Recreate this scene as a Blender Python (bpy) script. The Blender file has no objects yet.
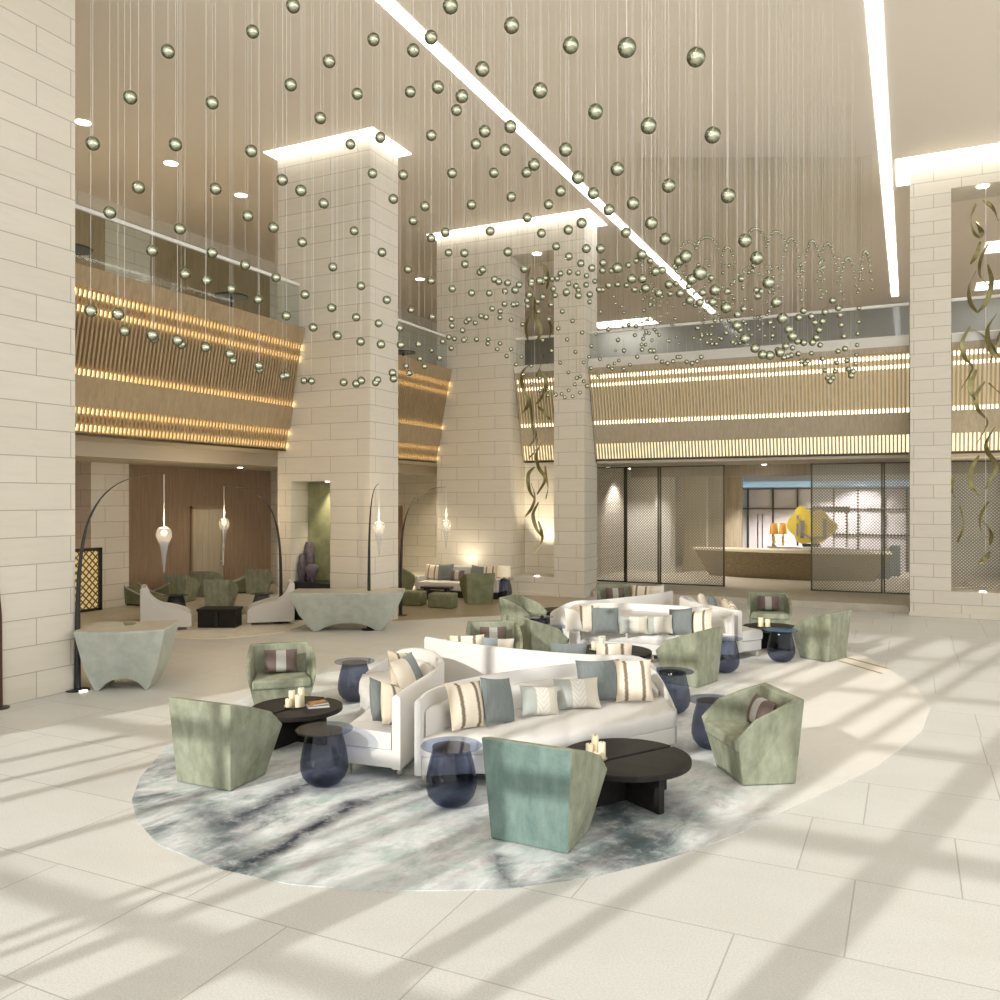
import bpy, math, random
from mathutils import Vector, Matrix
random.seed(7)
R = math.radians
SC = bpy.context.scene
COL = SC.collection
# ------------------------------------------------------------------ frame of the building
AY = R(25.75); CA, SA = math.cos(AY), math.sin(AY)
F, H, CEIL = 850.0, 2.7, 10.6
def W(l, d): return (l*CA - d*SA, d*CA + l*SA)          # sideways / ahead of the viewer -> building X, Y
def P(px, py, z=0.0):                                    # photo point on a level plane
    d = (H - z)*F/(py - 500.0); x, y = W((px-500)/F*d, d); return Vector((x, y, z))
def PD(px, py, d):                                       # photo point at a given distance
    x, y = W((px-500)/F*d, d); return Vector((x, y, H - (py-500)/F*d))
def PYp(px, py, Y):
    l = (px-500)/F; return PD(px, py, Y/(CA + SA*l))
def PXp(px, py, X):
    l = (px-500)/F; return PD(px, py, X/(CA*l - SA))
# ------------------------------------------------------------------ mesh helper
class MB:
    def __init__(s): s.v = []; s.f = []; s.mi = []
    def add(s, vs, fs, mi=0):
        o = len(s.v); s.v += [tuple(v) for v in vs]
        for f in fs: s.f.append(tuple(i+o for i in f)); s.mi.append(mi)
    def box(s, x0, x1, y0, y1, z0, z1, mi=0):
        s.add([(x0,y0,z0),(x1,y0,z0),(x1,y1,z0),(x0,y1,z0),(x0,y0,z1),(x1,y0,z1),(x1,y1,z1),(x0,y1,z1)],
              [(3,2,1,0),(4,5,6,7),(0,1,5,4),(1,2,6,5),(2,3,7,6),(3,0,4,7)], mi)
    def lathe(s, prof, n=24, c=(0,0,0), close=True, mi=0):
        vs = []; fs = []; m = len(prof)
        for r, z in prof:
            for k in range(n):
                a = 2*math.pi*k/n; vs.append((c[0]+r*math.cos(a), c[1]+r*math.sin(a), c[2]+z))
        for j in range(m-1):
            for k in range(n):
                k2 = (k+1) % n; fs.append((j*n+k, j*n+k2, (j+1)*n+k2, (j+1)*n+k))
        if close:
            fs.append(tuple(range(n-1, -1, -1))); fs.append(tuple((m-1)*n+k for k in range(n)))
        s.add(vs, fs, mi)
    def tube(s, pts, rad, n=8, mi=0):
        pts = [Vector(p) for p in pts]; m = len(pts)
        rr = rad if isinstance(rad, (list, tuple)) else [rad]*m
        vs = []; fs = []; up = None
        for i, p in enumerate(pts):
            t = (pts[min(i+1, m-1)] - pts[max(i-1, 0)]).normalized()
            if up is None: up = t.orthogonal().normalized()
            up = (up - t*up.dot(t)).normalized(); b = t.cross(up)
            for k in range(n):
                a = 2*math.pi*k/n; vs.append(p + (up*math.cos(a) + b*math.sin(a))*rr[i])
        for i in range(m-1):
            for k in range(n):
                k2 = (k+1) % n; fs.append((i*n+k, i*n+k2, (i+1)*n+k2, (i+1)*n+k))
        fs.append(tuple(range(n-1, -1, -1))); fs.append(tuple((m-1)*n+k for k in range(n)))
        s.add(vs, fs, mi)
    def rings(s, rs, mi=0):                              # closed rings -> loft with caps
        n = len(rs[0]); vs = [p for r in rs for p in r]; fs = []
        for i in range(len(rs)-1):
            for k in range(n):
                k2 = (k+1) % n; fs.append((i*n+k, i*n+k2, (i+1)*n+k2, (i+1)*n+k))
        fs.append(tuple(range(n-1, -1, -1))); fs.append(tuple((len(rs)-1)*n+k for k in range(n)))
        s.add(vs, fs, mi)
    def prism(s, pts, z0, z1, mi=0):
        n = len(pts)
        s.add([(x, y, z0) for x, y in pts]+[(x, y, z1) for x, y in pts],
              [tuple(range(n-1, -1, -1)), tuple(range(n, 2*n))]+[(k, (k+1) % n, n+(k+1) % n, n+k) for k in range(n)], mi)
    def prism_y(s, pts, y0, y1, mi=0):                   # outline in XZ pushed along Y
        n = len(pts)
        s.add([(x, y0, z) for x, z in pts]+[(x, y1, z) for x, z in pts],
              [tuple(range(n)), tuple(range(2*n-1, n-1, -1))]+[(k, n+k, n+(k+1) % n, (k+1) % n) for k in range(n)], mi)
    def sphere(s, c, r, n=16, m=10, mi=0):
        pr = [(max(1e-4, r*math.sin(math.pi*j/m)), -r*math.cos(math.pi*j/m)) for j in range(m+1)]
        s.lathe(pr, n, c, True, mi)
    def build(s, name, mats, parent=None, smooth=None, bevel=0, seg=2):
        me = bpy.data.meshes.new(name); me.from_pydata(s.v, [], s.f)
        if not isinstance(mats, (list, tuple)): mats = [mats]
        for m in mats: me.materials.append(m)
        for p, i in zip(me.polygons, s.mi): p.material_index = i
        import bmesh
        b = bmesh.new(); b.from_mesh(me); bmesh.ops.recalc_face_normals(b, faces=b.faces); b.to_mesh(me); b.free()
        if smooth:
            for p in me.polygons: p.use_smooth = True
            me.set_sharp_from_angle(angle=R(smooth))
        o = bpy.data.objects.new(name, me); COL.objects.link(o)
        if parent is not None: o.parent = parent
        if bevel:
            bm = o.modifiers.new('edge', 'BEVEL'); bm.width = bevel; bm.segments = seg; bm.limit_method = 'ANGLE'; bm.angle_limit = R(28)
        return o
def tag(o, label=None, cat=None, group=None, kind=None):
    if label: o['label'] = label
    if cat: o['category'] = cat
    if group: o['group'] = group
    if kind: o['kind'] = kind
    return o
def empty(name, loc, rz=0.0, label=None, cat=None, group=None):
    o = bpy.data.objects.new(name, None); COL.objects.link(o); o.location = loc; o.rotation_euler = (0, 0, rz)
    o.empty_display_size = .1
    return tag(o, label, cat, group)
def children(o): return [c for c in bpy.data.objects if c.parent == o]
def copy_tree(o, parent=None):
    c = o.copy(); COL.objects.link(c)
    if parent is not None: c.parent = parent
    for ch in children(o): copy_tree(ch, c)
    return c
def struct(mb, name, mat, **k): return tag(mb.build(name, mat, **k), kind='structure')
# ------------------------------------------------------------------ materials
def mat(name, col=(.8,.8,.8), rough=.6, metal=0, spec=.5, emit=None, es=0, trans=0, ior=1.45):
    m = bpy.data.materials.new(name); m.use_nodes = True; b = m.node_tree.nodes['Principled BSDF']
    b.inputs['Base Color'].default_value = (*col, 1); b.inputs['Roughness'].default_value = rough
    b.inputs['Metallic'].default_value = metal; b.inputs['Specular IOR Level'].default_value = spec
    b.inputs['IOR'].default_value = ior
    if emit: b.inputs['Emission Color'].default_value = (*emit, 1); b.inputs['Emission Strength'].default_value = es
    if trans: b.inputs['Transmission Weight'].default_value = trans
    return m
class N:
    def __init__(s, m): s.t = m.node_tree; s.n = s.t.nodes; s.l = s.t.links; s.b = s.n['Principled BSDF']
    def new(s, ty, **k):
        x = s.n.new(ty)
        for a, v in k.items(): setattr(x, a, v)
        return x
    def link(s, a, b): s.l.new(a, b)
    def math(s, op, a, b=None, c=None):
        x = s.new('ShaderNodeMath', operation=op)
        for i, v in enumerate((a, b, c)):
            if v is None: continue
            if isinstance(v, (int, float)): x.inputs[i].default_value = v
            else: s.link(v, x.inputs[i])
        return x.outputs[0]
    def mix(s, f, a, b):
        x = s.new('ShaderNodeMix', data_type='RGBA')
        for sock, v in ((x.inputs[0], f), (x.inputs[6], a), (x.inputs[7], b)):
            if isinstance(v, (int, float)): sock.default_value = v
            elif isinstance(v, tuple): sock.default_value = (*v, 1)
            else: s.link(v, sock)
        return x.outputs[2]
    def noise(s, vec, scale, detail=4, rough=.55, dist=0):
        x = s.new('ShaderNodeTexNoise'); x.inputs['Scale'].default_value = scale; x.inputs['Detail'].default_value = detail
        x.inputs['Roughness'].default_value = rough; x.inputs['Distortion'].default_value = dist
        if vec is not None: s.link(vec, x.inputs['Vector'])
        return x.outputs['Fac']
    def ramp(s, f, *st):
        x = s.new('ShaderNodeValToRGB'); e = x.color_ramp.elements
        while len(e) < len(st): e.new(.5)
        for el, (p, c) in zip(e, st): el.position = p; el.color = (*c, 1) if isinstance(c, tuple) else (c, c, c, 1)
        s.link(f, x.inputs[0]); return x.outputs[0]
    def mapr(s, v, scale=(1,1,1), rot=(0,0,0), loc=(0,0,0)):
        x = s.new('ShaderNodeMapping'); x.inputs['Scale'].default_value = scale; x.inputs['Rotation'].default_value = rot
        x.inputs['Location'].default_value = loc; s.link(v, x.inputs['Vector']); return x.outputs[0]
    def sep(s, v):
        x = s.new('ShaderNodeSeparateXYZ'); s.link(v, x.inputs[0]); return x.outputs
    def comb(s, a, b, c=0.0):
        x = s.new('ShaderNodeCombineXYZ')
        for i, v in enumerate((a, b, c)):
            if isinstance(v, (int, float)): x.inputs[i].default_value = v
            else: s.link(v, x.inputs[i])
        return x.outputs[0]
    def pos(s): return s.new('ShaderNodeNewGeometry').outputs['Position']
    def obj(s): return s.new('ShaderNodeTexCoord').outputs['Object']
    def base(s, c): s.link(c, s.b.inputs['Base Color'])
    def bump(s, h, st=.2, d=.02):
        x = s.new('ShaderNodeBump'); x.inputs['Strength'].default_value = st; x.inputs['Distance'].default_value = d
        s.link(h, x.inputs['Height']); s.link(x.outputs[0], s.b.inputs['Normal'])
def stone_mat(name, c1, c2, mort, row=.366, wid=1.25):
    m = mat(name, c1, .55); n = N(m); p = n.pos(); x, y, z = n.sep(p)
    v = n.comb(n.math('ADD', x, y), z)
    br = n.new('ShaderNodeTexBrick'); n.link(v, br.inputs['Vector'])
    br.inputs['Scale'].default_value = 1; br.inputs['Brick Width'].default_value = wid; br.inputs['Row Height'].default_value = row
    br.inputs['Mortar Size'].default_value = .007; br.inputs['Mortar Smooth'].default_value = .1; br.offset = .42
    br.inputs['Color1'].default_value = (*c1, 1); br.inputs['Color2'].default_value = (*c2, 1); br.inputs['Mortar'].default_value = (*mort, 1)
    vein = n.noise(n.mapr(p, (1.2, 1.2, 9)), 1.6, 6, .65)
    n.base(n.mix(n.math('MULTIPLY', n.ramp(vein, (.45, 0.0), (.75, 1.0)), .22), br.outputs['Color'], tuple(c*.72 for c in c1)))
    n.bump(br.outputs['Fac'], .35, -.01)
    return m
def wood_mat(name, c1, c2, axis='z', rough=.45):
    m = mat(name, c1, rough); n = N(m); p = n.pos()
    sc = {'z': (14, 14, .9), 'x': (.9, 14, 14), 'y': (14, .9, 14)}[axis]
    a = n.noise(n.mapr(p, sc), 1.3, 5, .6, .6); b = n.noise(p, .9, 2)
    n.base(n.mix(n.ramp(a, (.3, 0.0), (.72, 1.0)), c1, c2)); n.bump(a, .08, .005)
    return m
def noisy(name, c1, c2, scale=8, rough=.8, bump=0, sc=(1,1,1), lo=.35, hi=.68, detail=5, spec=.4, coord='obj', metal=0):
    m = mat(name, c1, rough, spec=spec, metal=metal); n = N(m); v = n.obj() if coord == 'obj' else n.pos()
    a = n.noise(n.mapr(v, sc), scale, detail, .6, .3); n.base(n.mix(n.ramp(a, (lo, 0.0), (hi, 1.0)), c1, c2))
    if bump: n.bump(n.noise(v, scale*6, 3), bump, .01)
    return m
M = {}
M['stone'] = stone_mat('limestone_blocks', (.74,.69,.585), (.70,.65,.545), (.42,.385,.31))
M['stonefine'] = stone_mat('limestone_fine_blocks', (.74,.69,.585), (.70,.65,.545), (.42,.385,.31), .305, .98)
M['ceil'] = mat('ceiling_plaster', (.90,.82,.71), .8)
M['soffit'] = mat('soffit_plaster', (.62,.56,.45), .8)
M['wood'] = wood_mat('veneer_oak', (.42,.32,.19), (.30,.22,.125))
M['woodgrey'] = wood_mat('veneer_grey_oak', (.52,.45,.33), (.40,.33,.22))
M['walnut'] = wood_mat('veneer_walnut', (.36,.255,.165), (.25,.165,.10))
M['orangewood'] = wood_mat('veneer_amber', (.48,.26,.10), (.33,.17,.06))
M['led'] = mat('warm_led', (1,.8,.5), emit=(1,.74,.34), es=11)
M['ledpale'] = mat('pale_led', (1,.9,.7), emit=(1,.84,.54), es=4.5)
M['glowy'] = mat('added_glow_amber', (.5,.35,.16), .7, emit=(1,.60,.18), es=.16)  # added glow behind the slats, in place of spill from the light lines
M['glowx'] = mat('added_glow_gold', (.6,.48,.28), .7, emit=(1,.78,.42), es=.38)
M['glowlow'] = mat('added_glow_pale', (.6,.5,.32), .7, emit=(1,.82,.50), es=1.7)
M['strip'] = mat('white_light_strip', (1,1,1), emit=(1,.995,.985), es=8)
M['cove'] = mat('cove_light', (1,1,1), emit=(1,.97,.90), es=7)
M['down'] = mat('downlight_lens', (1,1,1), emit=(1,.95,.85), es=14)
M['bulb'] = mat('lamp_bulb', (1,.8,.5), emit=(1,.56,.17), es=6)
M['dark'] = mat('black_lacquer', (.02,.019,.018), .4)
M['bronze'] = mat('dark_bronze', (.10,.09,.06), .35, 1)
M['gold'] = mat('brushed_gold', (.86,.62,.14), .3, 1)
M['goldpaint'] = mat('gold_paint', (.85,.66,.10), .35, .3)
M['chrome'] = mat('satin_steel', (.75,.72,.62), .25, 1)
M['white'] = mat('white_leather', (.66,.64,.60), .45)
M['whitetrim'] = mat('white_lacquer', (.82,.80,.75), .4)
M['concrete'] = noisy('pale_concrete', (.52,.55,.48), (.42,.45,.38), 5, .55, .05)
M['concretetop'] = noisy('concrete_top', (.50,.47,.39), (.42,.40,.33), 5, .35)
M['velvet'] = noisy('sage_velvet', (.35,.365,.265), (.205,.22,.15), 6, .8, .35, (1.6,1.6,.8), detail=12, lo=.3, hi=.7)
M['backteal'] = noisy('teal_chair_back', (.20,.275,.24), (.115,.18,.155), 7, .85, .4, (1.6,1.6,.6), detail=12, lo=.3, hi=.7)  # teal tone used on one chair's back face only
M['olive'] = noisy('olive_velvet', (.22,.23,.13), (.14,.15,.08), 4, .8, .2)
M['black'] = wood_mat('black_oak', (.026,.023,.020), (.012,.010,.009), 'x', .55); M['black'].node_tree.nodes['Principled BSDF'].inputs['Specular IOR Level'].default_value = .25
M['candle'] = mat('candle_wax', (.86,.76,.54), .5)
M['wick'] = mat('wick', (.05,.04,.03), .9)
M['tray'] = mat('silver_tray', (.7,.68,.62), .2, 1)
M['vase'] = noisy('vase_glaze', (.16,.13,.15), (.07,.06,.08), 9, .3)
M['wire'] = mat('steel_wire', (.80,.77,.70), .35)
M['grey'] = mat('upper_wall_paint', (.42,.39,.36), .8)
M['lilac'] = mat('lilac_panel', (.70,.67,.70), .4)
M['plaster'] = mat('white_plaster', (.74,.72,.66), .7)
M['border'] = noisy('brown_floor', (.36,.30,.21), (.30,.25,.17), 3, .3, 0, (1,1,1), coord='pos')
M['step'] = noisy('step_stone', (.58,.53,.43), (.50,.46,.37), 3, .45, coord='pos')
M['amber'] = mat('amber_shade', (.50,.26,.04), .5, emit=(1,.45,.05), es=.06)
M['bluelight'] = mat('blue_light', (.3,.5,.7), emit=(.40,.58,.72), es=.55)
# glass
def thin_glass(name, col, refl=.12, tint=.9):
    m = bpy.data.materials.new(name); m.use_nodes = True; t = m.node_tree; t.nodes.clear()
    o = t.nodes.new('ShaderNodeOutputMaterial'); tr = t.nodes.new('ShaderNodeBsdfTransparent'); g = t.nodes.new('ShaderNodeBsdfGlossy')
    tr.inputs[0].default_value = (*col, 1); g.inputs['Roughness'].default_value = .03
    lw = t.nodes.new('ShaderNodeLayerWeight'); lw.inputs[0].default_value = .5
    pw = t.nodes.new('ShaderNodeMath'); pw.operation = 'POWER'; pw.inputs[1].default_value = 4.5; t.links.new(lw.outputs['Facing'], pw.inputs[0])
    mu = t.nodes.new('ShaderNodeMath'); mu.operation = 'MULTIPLY_ADD'; mu.inputs[1].default_value = .55; mu.inputs[2].default_value = refl; t.links.new(pw.outputs[0], mu.inputs[0])
    mx = t.nodes.new('ShaderNodeMixShader'); t.links.new(mu.outputs[0], mx.inputs[0])
    t.links.new(tr.outputs[0], mx.inputs[1]); t.links.new(g.outputs[0], mx.inputs[2]); t.links.new(mx.outputs[0], o.inputs[0])
    return m
M['glass'] = thin_glass('clear_glass', (.90,.94,.94), .02)
M['blueglass'] = thin_glass('smoky_blue_glass', (.36,.39,.49), .03)
M['bluedisc'] = thin_glass('pale_blue_glass', (.66,.72,.83), .03)
M['lampglass'] = mat('frosted_glass', (.50,.53,.56), .3)
n = N(M['lampglass']); tr = n.new('ShaderNodeBsdfTransparent'); mx = n.new('ShaderNodeMixShader'); mx.inputs[0].default_value = .30
n.link(tr.outputs[0], mx.inputs[1]); n.link(n.b.outputs[0], mx.inputs[2]); n.link(mx.outputs[0], n.n['Material Output'].inputs[0])
def lattice(name, col, scale, rough=.35, metal=.8):
    m = bpy.data.materials.new(name); m.use_nodes = True; n = N(m); t = m.node_tree
    n.b.inputs['Base Color'].default_value = (*col, 1); n.b.inputs['Metallic'].default_value = metal; n.b.inputs['Roughness'].default_value = rough
    x, y, z = n.sep(n.pos()); u = n.math('ADD', x, y)
    a = n.math('ADD', u, z); b = n.math('SUBTRACT', u, z)
    def band(v):
        fr = n.math('FRACT', n.math('MULTIPLY', v, scale)); return n.math('GREATER_THAN', n.math('ABSOLUTE', n.math('SUBTRACT', fr, .5)), .36)
    f = n.math('MAXIMUM', band(a), band(b))
    tr = n.new('ShaderNodeBsdfTransparent'); mx = n.new('ShaderNodeMixShader'); n.link(f, mx.inputs[0]); n.link(tr.outputs[0], mx.inputs[1]); n.link(n.b.outputs[0], mx.inputs[2])
    n.link(mx.outputs[0], n.n['Material Output'].inputs[0]); return m
M['mesh'] = lattice('bronze_lattice', (.30,.27,.20), 12.0)
M['brasslat'] = lattice('brass_lattice', (.20,.15,.06), 6.0)
# mirrored globes; highlight centre and dark rim painted into the colour by facing
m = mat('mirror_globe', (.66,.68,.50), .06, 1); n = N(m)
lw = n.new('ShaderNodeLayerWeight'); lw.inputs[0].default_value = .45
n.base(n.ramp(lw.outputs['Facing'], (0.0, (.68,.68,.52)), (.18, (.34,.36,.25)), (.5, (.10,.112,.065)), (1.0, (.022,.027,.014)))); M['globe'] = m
# floor
m = mat('floor_granite', (.7,.68,.6), .42); n = N(m); p = n.pos()
br = n.new('ShaderNodeTexBrick'); n.link(n.mapr(p, loc=(.35, .3, 0)), br.inputs['Vector'])
br.inputs['Scale'].default_value = 1; br.inputs['Brick Width'].default_value = 1.72; br.inputs['Row Height'].default_value = 1.14; br.offset = .37; br.squash = .62; br.squash_frequency = 3
br.inputs['Mortar Size'].default_value = .0055; br.inputs['Mortar Smooth'].default_value = .2
br.inputs['Color1'].default_value = (.675,.672,.635,1); br.inputs['Color2'].default_value = (.63,.627,.59,1); br.inputs['Mortar'].default_value = (.40,.38,.34,1)
sp = n.noise(p, 75, 2, .8); cl = n.noise(n.mapr(p, (1,2.2,1), (0,0,.5)), .9, 5, .6, .5)
c = n.mix(n.math('MULTIPLY', n.ramp(sp, (.42, 1.0), (.55, 0.0)), .35), br.outputs['Color'], (.42,.41,.37))
c = n.mix(n.math('MULTIPLY', n.ramp(cl, (.45, 0.0), (.7, 1.0)), .22), c, (.50,.47,.40)); n.base(c)
n.bump(br.outputs['Fac'], .25, -.008); M['floor'] = m
# rug
m = mat('wool_rug', (.8,.8,.76), .9, spec=.1); n = N(m); p = n.pos()
pr_ = n.mapr(p, rot=(0, 0, R(-72))); wv = n.new('ShaderNodeTexNoise'); wv.inputs['Scale'].default_value = 2.6; wv.inputs['Detail'].default_value = 6; n.link(p, wv.inputs['Vector'])
vm = n.new('ShaderNodeVectorMath', operation='MULTIPLY_ADD'); n.link(wv.outputs['Color'], vm.inputs[0]); vm.inputs[1].default_value = (.34,.34,0); n.link(p, vm.inputs[2])
pw_ = n.new('ShaderNodeVectorMath', operation='SUBTRACT'); n.link(vm.outputs[0], pw_.inputs[0]); pw_.inputs[1].default_value = (.17,.17,0)
x, y, z = n.sep(p); xw, yw, zw = n.sep(pw_.outputs[0])
a = n.noise(n.mapr(pr_, (.9, 1.7, 1)), 1.5, 9, .68, .9); b = n.noise(n.mapr(pr_, (.8, 1.5, 1)), .62, 6, .68, .9)
g = n.noise(n.mapr(pr_, (1.2,2.4,1), loc=(4,2,0)), 2.2, 8, .72); g2 = n.noise(n.mapr(pr_, (1.2,2.4,1), loc=(14,7,0)), 2.0, 8, .72)
dd_ = n.math('ADD', n.math('MULTIPLY', x, -SA), n.math('MULTIPLY', y, CA)); ll_ = n.math('ADD', n.math('MULTIPLY', x, CA), n.math('MULTIPLY', y, SA))
fade = n.ramp(n.math('MULTIPLY', dd_, .05), (.41, 1.0), (.56, .28))
side = n.ramp(n.math('MULTIPLY', n.math('SUBTRACT', ll_, n.math('MULTIPLY', n.math('SUBTRACT', dd_, 7.0), .3)), .1), (.16, 1.0), (.27, .12))
c = n.mix(n.math('MULTIPLY', n.ramp(a, (.36, 1.0), (.60, 0.0)), .62), (.73,.75,.735), (.36,.395,.39))
c = n.mix(n.math('MULTIPLY', n.ramp(g, (.50, 0.0), (.64, 1.0)), .5), c, (.24,.42,.34))
c = n.mix(n.math('MULTIPLY', n.ramp(g2, (.50, 0.0), (.64, 1.0)), .45), c, (.42,.31,.34))
c = n.mix(n.math('MULTIPLY', n.math('MULTIPLY', n.ramp(b, (.36, 1.0), (.46, 0.0)), n.ramp(a, (.40, 1.0), (.6, .2))), n.math('MULTIPLY', fade, .75)), c, (.075,.085,.10))
brk = n.ramp(n.noise(p, 4.5, 8, .75), (.32, .2), (.52, 1.0))
for (p0, p1, w_, st_) in (((236,872),(350,806),.085,1),((350,806),(420,786),.06,.7),((226,826),(320,777),.10,.9),((208,815),(241,872),.17,.7),((140,812),(205,792),.07,.5),((604,800),(640,850),.22,.9),((640,800),(690,820),.16,.55),((500,858),(512,884),.08,.75),((570,868),(600,845),.12,.7),((440,850),(480,822),.06,.4),((330,790),(450,770),.12,.5),((625,862),(660,835),.14,.7)):  # the stroke along the sofa fronts paints their shadow into the wool
    A_ = P(*p0); B_ = P(*p1); dv = B_-A_; ln_ = dv.length; dv = dv/ln_
    dx_ = n.math('SUBTRACT', xw, A_.x); dy_ = n.math('SUBTRACT', yw, A_.y)
    al = n.math('ADD', n.math('MULTIPLY', dx_, dv.x), n.math('MULTIPLY', dy_, dv.y)); pe = n.math('SUBTRACT', n.math('MULTIPLY', dx_, dv.y), n.math('MULTIPLY', dy_, dv.x))
    ov = n.math('MAXIMUM', n.math('SUBTRACT', n.math('ABSOLUTE', n.math('SUBTRACT', al, ln_/2)), ln_/2), 0.0)
    ds = n.math('SQRT', n.math('ADD', n.math('MULTIPLY', pe, pe), n.math('MULTIPLY', ov, ov)))
    f_ = n.math('MULTIPLY', n.math('MULTIPLY', n.ramp(n.math('DIVIDE', ds, w_*2), (.1, 1.0), (1.0, 0.0)), brk), st_)
    c = n.mix(f_, c, (.055,.06,.075) if w_ < .12 else (.06,.085,.09))
c = n.mix(n.math('MULTIPLY', side, n.math('MULTIPLY_ADD', fade, .6, .4)), n.mix(n.ramp(n.math('MULTIPLY', ll_, .1), (.0, 0.0), (.3, 1.0)), (.74,.745,.72), (.76,.73,.66)), c); n.base(c)
n.bump(n.noise(p, 120, 2), .25, .01); M['rug'] = m
M['rugline'] = mat('gold_rug_stripe', (.45,.28,.08), .8)
M['ruglight'] = noisy('pale_round_rug', (.72,.68,.58), (.62,.58,.48), 3, .9, coord='pos')
# cushions
def cushion_mat(name, kind):
    m = mat(name, (.8,.75,.65), .9, spec=.15); n = N(m); x, y, z = n.sep(n.obj()); wv = n.noise(n.obj(), 60, 2)
    ax = n.math('ABSOLUTE', x)
    if kind == 'stripe':
        w = n.math('MULTIPLY_ADD', n.noise(n.comb(z, 0.0), 45, 2), .03, ax)
        c = n.ramp(w, (0.0, (.74,.66,.52)), (.085, (.78,.71,.59)), (.10, (.20,.15,.09)), (.125, (.22,.17,.11)), (.140, (.76,.69,.57)), (.20, (.66,.56,.42)))
    elif kind == 'teal':
        c = n.mix(n.noise(n.mapr(n.obj(), (40,1,3)), 3, 3), (.12,.145,.14), (.25,.27,.26))
    elif kind == 'leaf':
        v = n.math('ABSOLUTE', n.math('SINE', n.math('MULTIPLY', n.math('SUBTRACT', z, n.math('MULTIPLY', ax, 1.2)), 55)))
        lf = n.mix(n.ramp(v, (.0, 1.0), (.35, 0.0)), (.68,.65,.58), (.46,.43,.35))
        c = n.mix(n.math('GREATER_THAN', ax, .075), lf, n.mix(n.math('GREATER_THAN', x, 0.0), (.40,.42,.38), (.58,.54,.45)))
    elif kind == 'brown':
        c = n.mix(n.math('GREATER_THAN', ax, .062), n.mix(wv, (.50,.49,.43), (.42,.42,.38)), n.mix(wv, (.20,.15,.13), (.14,.10,.09)))
    elif kind == 'bluemix':
        c = n.mix(n.math('GREATER_THAN', x, .0), (.76,.69,.57), (.27,.30,.30))
    else:
        c = n.mix(wv, (.82,.78,.69), (.74,.69,.58))
    n.base(c); n.bump(wv, .2, .01); return m
for k in ('stripe','teal','leaf','brown','bluemix','cream'): M['c_'+k] = cushion_mat('cushion_'+k, k)

# ================================================================== THE SETTING
b = MB(); b.box(-19.3, 16, -5, 38.2, -.2, 0); struct(b, 'floor', M['floor'])
b = MB(); b.box(-19.5, 16, -5, 38.4, CEIL, CEIL+.3); struct(b, 'ceiling', M['ceil'])
# upper floors behind the balconies
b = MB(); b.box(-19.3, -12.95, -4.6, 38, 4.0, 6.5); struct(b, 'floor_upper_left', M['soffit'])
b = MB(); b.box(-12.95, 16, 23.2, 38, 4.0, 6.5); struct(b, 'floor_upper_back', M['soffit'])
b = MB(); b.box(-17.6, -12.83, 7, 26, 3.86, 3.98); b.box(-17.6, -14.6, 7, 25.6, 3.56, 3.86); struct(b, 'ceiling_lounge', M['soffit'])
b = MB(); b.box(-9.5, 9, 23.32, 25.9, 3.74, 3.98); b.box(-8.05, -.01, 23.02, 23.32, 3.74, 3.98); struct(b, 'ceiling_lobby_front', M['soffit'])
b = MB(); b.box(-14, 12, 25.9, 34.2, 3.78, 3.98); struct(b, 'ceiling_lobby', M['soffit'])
b = MB(); b.box(-17.55, -14.65, 7.2, 26, 3.845, 3.858); struct(b, 'trim_1', M['dark'])
b = MB(); b.box(-19.5, -19.1, 3, 38.2, 6.5, CEIL); struct(b, 'wall_upper_left', M['stone'])
b = MB(); b.box(-19.3, 16, 37.6, 38.2, 6.5, CEIL); struct(b, 'wall_upper_back', M['grey'])
# pillars (with the recesses and slots the photo shows)
b = MB(); b.box(-13.2, -10.69, 7.15, 8.26, 0, CEIL); struct(b, 'wall_pillar_left', M['stone'])
b = MB()
b.box(-13.0, -12.62, 15.27, 16.38, 0, CEIL); b.box(-11.53, -10.47, 15.27, 16.38, 0, CEIL)
b.box(-12.62, -11.53, 15.27, 16.38, 3.12, CEIL); b.box(-12.62, -11.53, 15.92, 16.38, 0, 3.12)
struct(b, 'wall_pillar_middle', M['stone'])
b = MB()
b.box(-12.73, -10.32, 22.05, 23.1, 0, CEIL); b.box(-8.96, -8.06, 22.05, 23.1, 0, CEIL)
b.box(-10.32, -8.96, 22.05, 23.1, 0, .53); b.box(-10.32, -8.96, 22.05, 23.1, 9.7, CEIL); b.box(-10.32, -8.96, 23.1, 23.3, .0, 3.8)
struct(b, 'wall_pillar_back', M['stone'])
b = MB()
b.box(0, .85, 22.05, 23.1, 0, CEIL); b.box(2.25, 3.4, 22.05, 23.1, 0, CEIL); b.box(.85, 2.25, 22.05, 23.1, 0, .6); b.box(.85, 2.25, 22.05, 23.1, 9.85, CEIL)
struct(b, 'wall_pillar_right', M['stonefine'])
# plinths of the pillars
b = MB(); b.box(-12.78, -8.02, 22.0, 22.05, 0, .1); b.box(-.03, 3.45, 22.0, 22.05, 0, .1); struct(b, 'baseboard_back', M['stone'])
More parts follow.
